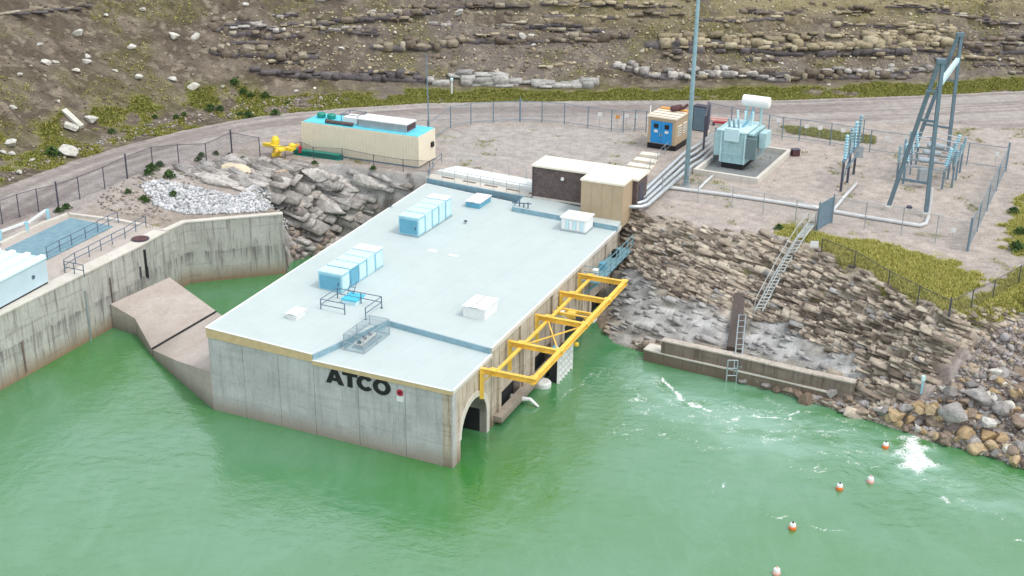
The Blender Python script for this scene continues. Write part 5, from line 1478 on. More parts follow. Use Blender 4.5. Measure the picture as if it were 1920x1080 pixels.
for h, top_, l_, r_ in ((.22, nT, nL, nR), (.22, fT, fL, fR), (.62, nT, nL, nR), (.62, fT, fL, fR)):
    b = MB(); b.bar(l_+(top_-l_)*h, r_+(top_-r_)*h, .16, .16); b.build('tie', ts, t)
for q in (nT, fT):
    b = MB(); b.box(q-Vector((.12, 0, -.02)), (.62, .4, .3)); b.build('cap_plate', ts, t)
m1 = Vector((nT.x, nT.y, zat(1738, 156, nT))); m2 = Vector((fT.x, fT.y, zat(1771, 110, fT)))
b = MB(); b.bar(m1, m2, .3, .34); b.build('cross_beam', M['cyan_pale'], t)
b = MB(); b.bar(m1-Vector((0, 0, .9)), m2-Vector((0, 0, .9)), .12, .12) if False else b.bar(m1+Vector((0, 0, -.5)), m1+Vector((-.9, 0, -.5)), .14, .14); b.build('stub_arm', ts, t)
for q in (nR, nL, fR, fL):
    b = MB(); b.lathe(q, [(.35, -.05), (.35, .3), (.22, .35)], 12); b.build('footing', M['conc_cap'], t)
b = MB(); b.tube([nR+Vector((.2, -.05, .1)), nR+Vector((.2, -.05, 2.2))], .09, 8); b.build('riser_pipe', M['whitepipe'], t)
# circuit breaker and switch frame between the legs
fk = Frame((1690, 345), (1768, 356), (1800, 306), P)
t = thing('circuit_breaker', 'pale grey high voltage switchgear on a low steel frame inside the tower', 'switchgear', fk.o)
w_, d_ = fk.w, min(fk.d, 6)
for u in (.1, w_-.1):
    for v in (.1, d_*.5, d_-.1):
        b = MB(); b.bar(fk.p(u, v, 0), fk.p(u, v, 1.45), .13, .13); b.build('leg', M['galv_blue'], t)
for v in (.1, d_*.33, d_*.67, d_-.1):
    b = MB(); b.bar(fk.p(0, v, 1.5), fk.p(w_, v, 1.5), .14, .14); b.build('cross_member', M['galv'], t)
for u in (0, w_):
    b = MB(); b.bar(fk.p(u, 0, 1.62), fk.p(u, d_, 1.62), .14, .12); b.build('side_member', M['galv_blue'], t)
for k in range(3):
    v = d_*(.12+.37*k)
    for u, tl in ((.15, -.25), (w_-.15, .3)):
        b = MB(); q = fk.p(u, v, 1.68); insulator(b, q, q+Vector((tl, 0, 1.45)), .16, 8); b.build('insulator', M['porc'] if (k+int(u)) % 2 else M['cyan'], t)
    b = MB(); b.lathe(fk.p(w_*.28, v, 1.95), [(.12, 0), (.24, .1), (.24, w_*.42), (.12, w_*.45)], 12, axis=fk.ux); b.build('tank', M['galv'], t)
b = MB(); b.box(fk.p(w_*.5, -.25, 1.0), (.8, .5, 1.1), rz=.15); b.build('control_cabinet', M['galv'], t)
for v in (d_*.2, d_*.5, d_*.8):
    b = MB(); b.bar(fk.p(.1, v-.5, .1), fk.p(.1, v+.5, 1.4), .06, .06); b.build('brace', M['galv'], t); b = MB(); b.bar(fk.p(w_-.1, v+.5, .1), fk.p(w_-.1, v-.5, 1.4), .06, .06); b.build('brace', M['galv'], t)
    b = MB(); b.tube([fk.p(.15-.25*.9, v*.9, 3.05), fk.p(w_*.5, v*.9, 3.35), fk.p(w_+.2, v*.9, 3.05)], .035, 6); b.build('busbar', M['pipe'], t)
t = thing('bus_support', 'low blue grey post row with insulators at the left of the tower switchgear', 'support', fk.p(-1.3, 0, 0))
for k in range(3):
    q = fk.p(-.5, d_*(.1+.4*k), 0)
    b = MB(); b.bar(q, q+Vector((0, 0, 1.6)), .12, .12); b.build('post', M['galv_blue'], t)
    b = MB(); insulator(b, q+Vector((0, 0, 1.6)), q+Vector((0, 0, 2.9)), .15, 8); b.build('insulator', M['porc'], t)
b = MB(); b.bar(fk.p(-.5, d_*.05, 1.55), fk.p(-.5, d_*.95, 1.55), .12, .12); b.build('beam', M['galv'], t)
t = thing('disconnect_switch', 'pale switch arms on insulators at the right-hand side of the tower gear', 'switch', fk.p(w_+.5, d_*.5, 0))
for k in range(3):
    q = fk.p(w_+.5, d_*(.15+.36*k), 0)
    b = MB(); b.bar(q, q+Vector((0, 0, 1.9)), .12, .12); b.build('post', M['galv_blue'], t)
    b = MB(); insulator(b, q+Vector((0, 0, 1.9)), q+Vector((.1, 0, 3.0)), .14, 7); b.build('insulator', M['porc'], t)
b = MB(); b.bar(fk.p(w_+.5, d_*.1, 1.85), fk.p(w_+.5, d_*.92, 1.85), .12, .12); b.build('beam', M['galv'], t)

# ================================================================== RIGHT SHORE CONCRETE, LADDER, FLUME
def shore_wall(name, label, px, z, h, thk, mt, cap=None):
    pts = [G(x, y, z) for x, y in px]
    t = thing(name, label, 'wall', xy(pts[0], z)); b = MB()
    back = offset_line(pts, thk); 
    if back[0].y < pts[0].y: back = offset_line(pts, -thk)
    for i in range(len(pts)-1): b.prism([pts[i], pts[i+1], back[i+1], back[i]], z-h, z)
    b.build('wall', mt, t)
    if cap:
        b = MB(); fr = offset_line(pts, -.05) if offset_line(pts, -.05)[0].y < pts[0].y else offset_line(pts, .05)
        for i in range(len(pts)-1): b.prism([fr[i], fr[i+1], back[i+1], back[i]], z+.002, z+.09)
        b.build('coping', cap, t)
    return t
shore_wall('shore_wall', 'upper brown streaked concrete step along the right bank', [(1240, 640), (1380, 670), (1500, 698), (1603, 720)], 1.65, 1.2, .5, M['conc_dark'], M['conc_ledge'])
shore_wall('shore_wall', 'lower pale concrete step at the waterline of the right bank', [(1207, 656), (1290, 676), (1361, 692), (1460, 714), (1553, 737)], .75, 2.0, 1.0, M['conc_dark'], M['conc_cap'])
p = [T(1377, 556), T(1396, 558), T(1390, 662), T(1362, 657)]
t = thing('wet_drain_slab', 'dark wet slab running down the bank to the ladder', 'slab', p[0])
b = MB(); b.add([q+Vector((0, 0, .3)) for q in p]+[q-Vector((0, 0, .8)) for q in p], [(3, 2, 1, 0), (4, 5, 6, 7), (0, 1, 5, 4), (1, 2, 6, 5), (2, 3, 7, 6), (3, 0, 4, 7)]); b.build('slab', M['conc_dark'] if False else painted('wet_concrete', (.09, .07, .06), .6), t)
# stair down from the gate
pl2 = [T(1520, 430), T(1500, 455), T(1478, 490), T(1455, 530), T(1438, 562), T(1421, 594)]
t = thing('bank_stair', 'pale grey see-through steel stair running down the rock bank from the yard gate', 'stair', pl2[0])
lift = Vector((0, 0, .4)); st_m = painted('stair_steel', (.44, .47, .46), .6, .2, dirtamt=.4)
for s_ in (-.26, .26):
    b = MB(); b.tube([q+lift+Vector((s_, 0, 0)) for q in pl2], .05, 6); b.build('stringer', st_m, t)
    b = MB(); b.tube([q+lift+Vector((s_, 0, .85)) for q in pl2], .03, 6)
    for q in pl2: b.tube([q+lift*0+Vector((s_, 0, 0)), q+lift+Vector((s_, 0, .85))], .03, 6)
    b.build('handrail', st_m, t)
b = MB()
for i in range(len(pl2)-1):
    L_2 = (pl2[i+1]-pl2[i]).length; n_2 = max(2, int(L_2/.3))
    for k in range(n_2): b.box(pl2[i]+(pl2[i+1]-pl2[i])*(k/n_2)+lift, (.5, .16, .03))
b.build('treads', st_m, t)
# ladder
q0, q1 = T(1391, 602), G(1384, 712, .1)
mid = G(1386, 655, 1.9)
t = thing('shore_ladder', 'pale grey steel ladder down the bank to the water', 'ladder', q1)
up_ = [q0+Vector((0, 0, .35)), mid+Vector((0, 0, .25)), G(1383, 690, 1.0), q1]
for s_ in (-.22, .22):
    b = MB(); b.tube([q+Vector((s_, 0, .08)) for q in up_], .045, 6); b.build('stringer', M['galv'], t)
for i in range(3):
    for k in range(5):
        q = up_[i]+(up_[i+1]-up_[i])*(k/5)
        b = MB(); b.tube([q+Vector((-.22, 0, .08)), q+Vector((.22, 0, .08))], .025, 5); b.build('rung', M['galv'], t)
q = G(1362, 712, .2)
t = thing('gauge_cage', 'pale grey pipe frame at the waterline beside the shore ladder', 'frame', q)
for dx in (0, .62):
    b = MB(); b.tube([q+Vector((dx, 0, -1)), q+Vector((dx, 0, 1.35))], .05, 6); b.build('upright', M['galv'], t)
for z in (.3, .8, 1.35):
    b = MB(); b.tube([q+Vector((0, 0, z)), q+Vector((.62, 0, z))], .04, 6); b.build('bar', M['galv'], t)
p = T(1727, 738)
t = thing('water_gauge', 'slim light blue post on the rock bank above the rubble', 'post', p)
b = MB(); b.tube([p, p+Vector((0, 0, 1.0))], .07, 8); b.build('post', M['cyan'], t)
b = MB(); b.box(p+Vector((0, 0, 1.0)), (.2, .2, .3)); b.build('head', M['cyan_pale'], t)

# ================================================================== BUOYS
bu = [((1660, 838), 'orange', 'orange float bobbing beside the white foam at the rubble shore'), ((1574, 916), 'orange', 'orange and white float with dark top left of the pale pink float'), ((1632, 903), 'pinkfloat', 'faded pink float, the palest of the line'), ((1486, 990), 'orange', 'orange and white float with dark top near the thin foam line'), ((1456, 1075), 'pinkfloat', 'pale orange float cut by the bottom edge')]
for (x, y), mt, lab in bu:
    p = G(x, y, .05); t = thing('float', lab, 'buoy', p)
    b = MB(); b.lathe(p, [(.05, -.2), (.17, -.12), (.2, .02), (.17, .14)], 14); b.build('body', M[mt], t, smooth=True)
    b = MB(); b.lathe(p, [(.168, .142), (.15, .26), (.1, .3)], 14); b.build('band', M['white'], t)
    b = MB(); b.lathe(p, [(.05, .302), (.05, .36), (.02, .38)], 10); b.build('cap', M['black'] if mt == 'orange' else M['pinkfloat'], t)

# ================================================================== ROCKS
import bmesh
def rock_mesh(seed, cuts=11, sub=3, flat=1.0):
    r = random.Random(seed); bm = bmesh.new(); bmesh.ops.create_icosphere(bm, subdivisions=sub, radius=1)
    pl = []
    for _ in range(cuts):
        n = Vector((r.gauss(0, 1), r.gauss(0, 1), r.gauss(0, 1))).normalized(); pl.append((n, r.uniform(.42, .74)))
    for v in bm.verts:
        p = v.co.copy()
        for n, d_ in pl:
            k = p.dot(n)
            if k > d_: p -= n*(k-d_)
        v.co = p*(1+r.uniform(-.012, .012))
    vs = np.array([v.co[:] for v in bm.verts]); bm.verts.index_update(); fs = np.array([[v.index for v in f.verts] for f in bm.faces]); bm.free()
    e = vs.max(0)-vs.min(0); vs = (vs-(vs.max(0)+vs.min(0))/2)/e     # unit box
    return vs, fs
PROTO = [rock_mesh(100+i) for i in range(14)]
PROTO1 = [rock_mesh(300+i, 10, 1) for i in range(12)]
def block_mesh(seed):
    r = random.Random(seed); bm = bmesh.new(); bmesh.ops.create_cube(bm, size=1); bmesh.ops.subdivide_edges(bm, edges=bm.edges[:], cuts=2, use_grid_fill=True)
    bmesh.ops.triangulate(bm, faces=bm.faces[:])
    ax = [Vector((r.gauss(0, .35), r.gauss(0, .35), r.gauss(0, .35)))+Vector(q) for q in ((1, 1, 1), (-1, 1, 1), (1, -1, 1), (-1, -1, 1), (1, -1, -1), (-1, -1, -1), (1, 0, 1), (0, -1, 1), (-1, -1, 0))]
    for v in bm.verts:
        p = v.co.copy()
        for n in ax:
            n = n.normalized(); k = p.dot(n); d_ = .66
            if k > d_: p -= n*(k-d_)
        v.co = p+Vector((r.uniform(-.07, .07), r.uniform(-.07, .07), r.uniform(-.07, .07)))
    bm.verts.index_update(); vs = np.array([v.co[:] for v in bm.verts]); fs = np.array([[v.index for v in f.verts] for f in bm.faces]); bm.free()
    e = vs.max(0)-vs.min(0)
    return (vs-(vs.max(0)+vs.min(0))/2)/e, fs
BLOCK = [block_mesh(500+i) for i in range(14)]
def slab_mesh(seed):
    r = random.Random(seed); vs = []
    for z in (-.5, 0.0, .5):
        for x in (-.5, -.17, .17, .5):
            for y in (-.5, 0, .5): vs.append((x+r.uniform(-.05, .05), y+r.uniform(-.10, .10)-(.12 if z > 0 else 0), z+r.uniform(-.09, .09)))
    bm = bmesh.new(); bv = [bm.verts.new(v) for v in vs]; bmesh.ops.convex_hull(bm, input=bv)
    for v in [v for v in bm.verts if not v.link_faces]: bm.verts.remove(v)
    bmesh.ops.triangulate(bm, faces=bm.faces[:]); bm.verts.index_update()
    a = np.array([v.co[:] for v in bm.verts]); f = np.array([[v.index for v in q.verts] for q in bm.faces]); bm.free()
    e = a.max(0)-a.min(0)
    return (a-(a.max(0)+a.min(0))/2)/e, f
SLAB = [slab_mesh(900+i) for i in range(16)]
def rot(a, b, c):
    return np.array(Matrix.Rotation(a, 3, 'Z') @ Matrix.Rotation(b, 3, 'X') @ Matrix.Rotation(c, 3, 'Y'))
def merged(name, mt, inst, kind='stuff', label=None, cat=None, protos=PROTO1):
    V = []; F = []; o = 0
    for pr, pos, size, R in inst:
        vs, fs = protos[pr % len(protos)]
        v = (vs*np.array(size)) @ R.T+np.array(pos); V.append(v); F.append(fs+o); o += len(v)
    V = np.concatenate(V); F = np.concatenate(F)
    me = bpy.data.meshes.new(name)
    me.vertices.add(len(V)); me.vertices.foreach_set('co', V.astype(np.float32).ravel())
    me.loops.add(F.size); me.loops.foreach_set('vertex_index', F.astype(np.int32).ravel())
    me.polygons.add(len(F)); me.polygons.foreach_set('loop_start', np.arange(0, F.size, 3, dtype=np.int32)); me.polygons.foreach_set('loop_total', np.full(len(F), 3, np.int32))
    me.update(calc_edges=True); me.materials.append(mt)
    ob = bpy.data.objects.new(name, me); col.objects.link(ob)
    return tag(ob, label, cat, None, kind)
def slope_at(x, y):
    e = .6; return (th(x+e, y)-th(x-e, y))/(2*e), (th(x, y+e)-th(x, y-e))/(2*e)

# --- rock plates breaking out of the right bank (one rock face, read as a mass)
inst = []; inst2 = []; inst3 = []
shotp = [(p.x, p.y) for p in shot]; gpl_ = [(p.x, p.y) for p in gpoly]; grv = [(p.x, p.y) for p in gravelbank]
def pin(p, poly):
    x, y = p[0], p[1]; r = False; n = len(poly)
    for i in range(n):
        ax, ay = poly[i]; bx, by = poly[(i+1) % n]
        if (ay > y) != (by > y) and x < (bx-ax)*(y-ay)/(by-ay)+ax: r = not r
    return r
bankpoly = [(p.x, p.y) for p in TP([(1172, 398), (1230, 405), (1330, 428), (1450, 443), (1540, 466), (1610, 503), (1690, 543), (1785, 590), (1925, 560), (1925, 610), (1830, 690), (1700, 790), (1640, 790), (1500, 745), (1380, 700), (1210, 655), (1140, 625), (1150, 560), (1165, 480)])]
bx = [p[0] for p in bankpoly]; by = [p[1] for p in bankpoly]
n = 0
while n < 5200:
    x = rng.uniform(min(bx), max(bx)); y = rng.uniform(min(by), max(by))
    if not pin((x, y), bankpoly) or pin((x, y), gpl_): continue
    if pin((x, y), grv): n += 1; continue
    sh = pin((x, y), shotp)
    if sh and rng.random() < .86: n += 1; continue
    n += 1
    z = th(x, y); gx_, gy_ = slope_at(x, y)
    big = rng.random()
    if sh: z -= .06
    L = rng.uniform(.35, 1.15)*(1.8 if big > .95 else 1)
    size = (L, L*rng.uniform(.25, .42), rng.uniform(.07, .17)*(1.5 if big > .93 else 1))
    R = rot(-.46+rng.gauss(0, .09), math.atan(gy_)*.7+rng.gauss(0, .10), rng.gauss(.24, .07))
    if th(x, y) > 5.0 and rng.random() < .6: continue
    (inst2 if (sh or rng.random() < .04) else inst).append((rng.randrange(99), (x, y, z-size[2]*.02), size, R))
merged('bank_rocks', M['rock_slope'], inst, protos=SLAB, label='layered brown rock plates covering the right bank', cat='rock face')
merged('bank_grey_rock', M['rock_shot'], inst2, protos=SLAB, label='grey rock plates low on the right bank', cat='rock face')

# --- rock shelves left of the powerhouse
inst = []; inst2 = []
lp = [(p.x, p.y) for p in TP([(480, 300), (560, 306), (660, 312), (740, 325), (795, 335), (770, 360), (700, 410), (640, 440), (560, 480), (545, 400), (540, 392), (500, 360), (400, 350), (330, 330), (400, 310)])]
bx = [p[0] for p in lp]; by = [p[1] for p in lp]; n = 0
while n < 190:
    x = rng.uniform(min(bx), max(bx)); y = rng.uniform(min(by), max(by))
    if not pin((x, y), lp): continue
    n += 1; z = th(x, y); gx_, gy_ = slope_at(x, y); L = rng.uniform(1.0, 2.9)*(1.5 if rng.random() > .85 else 1)
    size = (L, L*rng.uniform(.32, .5), rng.uniform(.16, .36)); R = rot(rng.gauss(-.5, .12), math.atan(gy_)*.55+rng.gauss(0, .08), rng.gauss(.18, .07))
    inst.append((rng.randrange(99), (x, y, z-.22*size[2]), size, R))
merged('left_rock_face', M['rock_pale'], inst, protos=SLAB, label='grey and tan rock shelves between the wing wall and the beige container', cat='rock face')
# individual big slabs
slabs = [((405, 340), 4.2, 1.6, .5, 'rock_pale', 'long flat pale rock slab behind the white rubble'), ((445, 318), 2.6, 1.3, .45, 'creamrock', 'smooth cream rock slab under the left fence'), ((590, 330), 2.4, 1.5, .7, 'rock_pale', 'rounded pale rock below the teal beam'), ((640, 350), 3.6, 1.4, .7, 'rock_pale', 'broad grey rock shelf halfway between the teal beam and the roof edge'), ((700, 345), 3.4, 1.1, .6, 'rock_pale', 'long grey rock shelf under the right half of the container'), ((560, 372), 2.6, 1.3, .6, 'rock_pale', 'pale slab just above the end of the wing wall'), ((620, 388), 3.0, 1.3, .7, 'rock_pale', 'pale slab overhanging the dark rubble by the roof edge'), ((535, 330), 2.0, 1.4, .6, 'rip_tan2', 'tan boulder left of the rounded pale rock')]
M['creamrock'] = rockmat('cream_rock', [(0, (.60, .52, .38)), (1, (.66, .58, .43))], island=False, dark=.15)
M['rip_tan2'] = rockmat('tan_slab', [(0, (.42, .33, .25)), (1, (.48, .38, .29))], island=False)
def rock_obj(name, px, size, mt, label, cat, group=None, protos=PROTO, R=None, sink=.25, p=None):
    p = p or T(*px); k = rng.randrange(len(protos))
    key = (name, k, mt)
    if key not in RK:
        vs, fs = protos[k]; me = bpy.data.meshes.new(name); me.from_pydata(vs.tolist(), [], fs.tolist()); me.materials.append(M[mt]); me.update(); RK[key] = me
    o = bpy.data.objects.new(name, RK[key]); col.objects.link(o)
    o.scale = size; o.location = (p.x, p.y, p.z+size[2]*(.5-sink))
    o.rotation_euler = R or (rng.gauss(0, .12), rng.gauss(0, .12), rng.uniform(0, 6.28))
    return tag(o, label, cat, group)
RK = {}
for px, a, b_, c_2, mt, lab in slabs: rock_obj('rock_slab', px, (a, b_, c_2*1.6), mt, lab, 'rock', R=(rng.gauss(.1, .05), .1, -.35), sink=.4)
# rubble
def rubble(name, mt, poly, N, s0, s1, label, lift=.05, cat='rubble'):
    pp = [(p.x, p.y) for p in TP(poly)]; bx = [p[0] for p in pp]; by = [p[1] for p in pp]; inst = []; n = 0; g = 0
    while n < N and g < N*60:
        g += 1
        x = rng.uniform(min(bx), max(bx)); y = rng.uniform(min(by), max(by))
        if not pin((x, y), pp): continue
        n += 1; s = rng.uniform(s0, s1)*(1.6 if rng.random() > .93 else 1)
        inst.append((rng.randrange(99), (x, y, max(th(x, y), -.2)+lift), (s, s*rng.uniform(.6, 1), s*rng.uniform(.5, .8)), rot(rng.uniform(0, 6.3), rng.gauss(0, .4), rng.gauss(0, .4))))
    return merged(name, mt, inst, label=label, cat=cat)
rubble('white_rubble', M['stones_white'], [(262, 345), (300, 338), (360, 350), (440, 368), (505, 362), (532, 382), (546, 392), (500, 396), (420, 402), (350, 402), (290, 385)], 3000, .13, .34, 'bed of small whitish rubble behind the wing wall')
rubble('dark_rubble', M['stones'], [(545, 395), (600, 400), (650, 412), (640, 440), (600, 470), (560, 486), (548, 490)], 420, .25, .75, 'dark mixed rubble between the wing wall and the roof edge', .1)
rubble('bank_cobbles', M['stones'], [(1850, 640), (1925, 600), (1960, 720), (1960, 900), (1880, 865), (1780, 835), (1690, 800), (1720, 765), (1800, 700)], 3600, .16, .42, 'small mixed cobbles spread over the lower right bank')
rubble('yard_stones', M['stones'], [(170, 385), (200, 355), (260, 330), (330, 320), (470, 300), (500, 300), (480, 330), (340, 350), (260, 345), (300, 390), (320, 415), (250, 405)], 420, .08, .25, 'scattered small stones on the bare ground by the left fence')
rubble('toe_stones', M['stones'], [(0, 330), (120, 280), (300, 225), (470, 190), (640, 175), (640, 198), (480, 213), (330, 240), (130, 295), (0, 345)], 500, .1, .3, 'scattered small stones on the verge at the foot of the left slope')
rubble('slope_stones', M['rock_ledge'], [(-150, 340), (-100, 0), (200, -60), (420, -40), (900, -50), (1400, -60), (2050, -60), (2050, 120), (1700, 160), (1200, 155), (800, 150), (640, 165), (500, 180), (300, 210), (100, 280)], 2300, .10, .30, 'small loose stones scattered over the hillside')
# riprap boulders at the shore
big = [((1680, 783), 1.6, 'rip_tan'), ((1706, 791), 1.2, 'rip_tan'), ((1744, 774), 1.5, 'rip_tan'), ((1786, 784), 2.3, 'rip_grey'), ((1753, 802), 1.3, 'rip_brown'), ((1811, 824), 1.8, 'rip_tan'), ((1852, 826), 1.6, 'rip_tan'), ((1830, 847), 1.5, 'rip_tan'), ((1901, 869), 1.2, 'rip_tan'), ((1732, 832), 1.0, 'rip_brown'), ((1772, 829), 1.3, 'rip_brown'), ((1654, 776), 1.2, 'rip_grey'), ((1700, 770), 1.2, 'rip_grey'), ((1879, 826), 1.2, 'rip_tan'), ((1830, 753), 2.0, 'rip_grey'), ((1856, 753), 1.2, 'rip_white'), ((1877, 772), 1.3, 'rip_grey'), ((1901, 853), 1.4, 'rip_brown'), ((1513, 751), 1.7, 'rip_brown'), ((1636, 782), .8, 'rip_brown'), ((1845, 798), 1.3, 'rip_grey'), ((1560, 742), 1.2, 'rip_grey'), ((1590, 752), 1.1, 'rip_brown'), ((1480, 738), 1.0, 'rip_brown'), ((1905, 740), 1.1, 'rip_tan'), ((1910, 800), 1.4, 'rip_brown'), ((1620, 760), 1.0, 'rip_grey')]
ORD = ['first', 'second', 'third', 'fourth', 'fifth', 'sixth', 'seventh', 'eighth', 'ninth', 'tenth', 'eleventh', 'twelfth', 'thirteenth', 'fourteenth', 'fifteenth', 'sixteenth', 'seventeenth', 'eighteenth', 'nineteenth', 'twentieth', 'twenty-first', 'twenty-second', 'twenty-third', 'twenty-fourth', 'twenty-fifth']
cn = {'rip_tan': 'tan', 'rip_grey': 'grey', 'rip_brown': 'brown', 'rip_white': 'whitish'}
spec = {0: 'broad tan boulder lying lowest at the left end of the shore rubble', 3: 'largest boulder of the shore, a tall grey pink block', 9: 'brown boulder standing in the white foam', 14: 'large grey leaning slab in the middle of the right bank rubble', 18: 'flat brown boulder at the waterline below the concrete steps'}
for i, (px, s, mt) in enumerate(big):
    rank = sorted([q[0][0] for q in big if q[2] == mt]).index(px[0])
    lab = spec.get(i) or ORD[rank]+' large '+cn[mt]+' boulder from the left in the rubble along the right shore'
    s *= .85
    rock_obj('boulder', px, (s, s*rng.uniform(.6, .85), s*rng.uniform(.55, .75)), mt, lab, 'boulder', 'boulders along the right shore', sink=.22)
rp = [(p.x, p.y) for p in TP([(1640, 770), (1720, 755), (1790, 725), (1840, 700), (1925, 690), (1980, 700), (1980, 905), (1925, 880), (1850, 855), (1790, 836), (1730, 822), (1650, 792)])]
bx = [p[0] for p in rp]; by = [p[1] for p in rp]; n = 0
placed = []
while n < 230:
    x = rng.uniform(min(bx), max(bx)); y = rng.uniform(min(by), max(by))
    if not pin((x, y), rp): continue
    n += 1
    s = rng.uniform(.35, 1.0); mt = rng.choice(['rip_tan', 'rip_grey', 'rip_brown', 'rip_brown', 'rip_grey', 'rip_tan', 'rip_white'])
    rock_obj('boulder', None, (s, s*rng.uniform(.6, .9), s*rng.uniform(.5, .8)), mt, ('tiny ' if s < .5 else 'small ' if s < .7 else 'medium ' if s < .85 else 'larger ')+cn[mt]+(' rock near the water ' if max(th(x, y), 0) < .7 else ' rock halfway up ' if th(x, y) < 1.7 else ' rock high ')+('under the striped rock bank' if x < 30 else 'in the left part' if x < 33.5 else 'in the right part')+' of the right shore rubble', 'boulder', 'smaller rocks of the right shore', sink=.15, p=Vector((x, y, max(th(x, y), -.1))))
lowr = [(1440, 722), (1460, 728), (1498, 742), (1530, 748), (1548, 752), (1575, 760), (1604, 768), (1618, 776), (1400, 712), (1420, 716), (1340, 700), (1590, 772)]
for x, y in lowr:
    mt = rng.choice(['rip_brown', 'rip_grey']); s = rng.uniform(.6, 1.1)
    rock_obj('boulder', (x, y), (s*1.4, s*.7, s*.5), mt, 'low '+cn[mt]+' rock, '+ORD[sorted(q[0] for q in lowr).index(x)]+' from the left at the foot of the shore steps', 'boulder', 'rocks under the shore steps', sink=.3)
# loose pale stones on the hillside
hs = [(145, 62, 22), (327, 67, 24), (163, 113, 20), (165, 105, 15), (75, 82, 12), (37, 139, 14), (323, 148, 16), (363, 160, 26), (418, 162, 10), (127, 283, 36), (23, 288, 14), (20, 268, 22), (247, 86, 22), (267, 17, 14), (460, 8, 14), (260, 143, 20), (87, 117, 18), (483, 47, 20), (367, 68, 20), (25, 200, 14), (35, 322, 14), (217, 132, 10), (198, 28, 12), (172, 223, 26), (143, 132, 14), (103, 115, 14), (530, 55, 14), (560, 62, 12), (1130, 60, 10), (1650, 95, 24), (1440, 105, 10), (1466, 118, 9), (1553, 158, 10), (1400, 90, 14), (980, 66, 22), (996, 66, 14), (1000, 84, 12), (1875, 112, 10), (1830, 108, 14), (700, 20, 10), (860, 22, 22), (740, 60, 10), (640, 90, 12), (1160, 118, 18), (5, 285, 12), (60, 300, 12), (110, 190, 10), (590, 165, 8), (555, 170, 10)]
def hz_(x): return 'above the left road bend' if x < 300 else 'above the beige container' if x < 820 else 'straight above the powerhouse' if x < 1250 else 'above the transformer yard'
for x, y, w_ in hs:
    grp_ = sorted([q[0]+q[1]*.001 for q in hs if hz_(q[0]) == hz_(x)]); hl_ = ORD[min(24, grp_.index(x+y*.001))]+' pale loose stone from the left on the hillside '+hz_(x)
    s = w_/20.0*rng.uniform(.9, 1.1)
    rock_obj('hillside_stone', (x, y+w_*.25), (s, s*.6, s*.55), 'rip_white', hl_, 'rock', 'pale loose stones on the hillside', sink=.12, R=(rng.gauss(.3, .2), rng.gauss(0, .2), rng.gauss(0, .4)))
# hillside long slabs by the left road
for a, c_2, w_, lab in (((120, 212), (154, 242), .5, 'long pale leaning slab pointing down at the road bend'), ((122, 238), (146, 246), .9, 'short broad pale slab under the leaning one')):
    A1 = T(*a)+Vector((0, 0, .25)); A2 = T(*c_2)+Vector((0, 0, .2)); b = MB(); b.bar(A1, A2, w_, .28)
    b.v = [(v[0]+rng.uniform(-.07, .07), v[1]+rng.uniform(-.07, .07), v[2]+rng.uniform(-.05, .05)) for v in b.v]
    o = b.build('stone_slab', M['rip_white'], origin=A1); tag(o, lab, 'rock')

# --- bedded ledges on the hillside
def ledge(px, hgt, dep, mt, label, name='rock_ledge', step=.95, under=True, jit=.3, lmul=1.0, drop=.0, um=1.0):
    pts = [T(*p) for p in px]; inst = []; ins2 = []
    for i in range(len(pts)-1):
        a, c = pts[i], pts[i+1]; L = (c-a).length; d_ = (c-a).normalized(); s = 0
        while s < L:
            w_ = rng.uniform(.4, 1.35)*lmul; p = a+d_*(s+w_/2); z = th(p.x, p.y); h = hgt*rng.choice([.45, .7, .9, 1.1, 1.45])*rng.uniform(.85, 1.15)
            if rng.random() < .82:
                inst.append((rng.randrange(99), (p.x, p.y-.15+rng.gauss(0, .2), z+h*.12-drop+rng.gauss(0, jit*.35)), (w_*1.02, dep*rng.uniform(.8, 1.2), h), rot(math.atan2(d_.y, d_.x)+rng.gauss(0, .06), rng.gauss(.05, .05), rng.gauss(0, .03))))
            if rng.random() < .35:
                inst.append((rng.randrange(99), (p.x+rng.gauss(0, .3), p.y+.6, z+h*.62), (w_*1.2, dep, h*.45), rot(rng.gauss(0, .3), rng.gauss(.2, .1), rng.gauss(0, .1))))
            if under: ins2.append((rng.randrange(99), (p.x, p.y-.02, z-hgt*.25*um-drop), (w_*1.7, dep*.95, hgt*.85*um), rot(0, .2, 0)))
            s += w_*.92
    o = merged(name, mt, inst, kind='structure', protos=SLAB)
    if under: merged('undercut_shade', M['rock_dark'], ins2, kind='structure', protos=SLAB)  # dark slabs put in as painted shade below the overhang
    return o
ML = M['rock_ledge']; MP = M['rock_pale']
M['ledge_yel'] = rockmat('yellow_ledge', [(0, (.24, .20, .13)), (.5, (.37, .31, .205)), (1, (.50, .44, .31))])
M['ledge_white'] = rockmat('white_ledge', [(0, (.33, .32, .30)), (1, (.50, .49, .46))])
MY = M['ledge_yel']
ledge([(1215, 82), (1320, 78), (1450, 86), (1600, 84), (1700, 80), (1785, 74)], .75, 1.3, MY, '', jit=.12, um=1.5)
ledge([(1230, 88), (1330, 84), (1450, 91), (1600, 89), (1700, 86), (1770, 82)], .4, 1.0, MY, '', under=False, jit=.1)
ledge([(1260, 97), (1340, 95), (1450, 101), (1600, 100), (1690, 97)], .55, .5, M['rock_dark'], '', under=False, lmul=1.6, jit=.08)  # dark row painted in as the shade of the long undercut
ledge([(1240, 70), (1380, 68), (1500, 66), (1640, 66), (1760, 60)], .35, .8, MY, '', under=False)
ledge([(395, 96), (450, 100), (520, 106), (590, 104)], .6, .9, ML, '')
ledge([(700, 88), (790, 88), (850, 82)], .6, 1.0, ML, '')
ledge([(860, 78), (930, 76), (1000, 74)], .5, .9, ML, '')
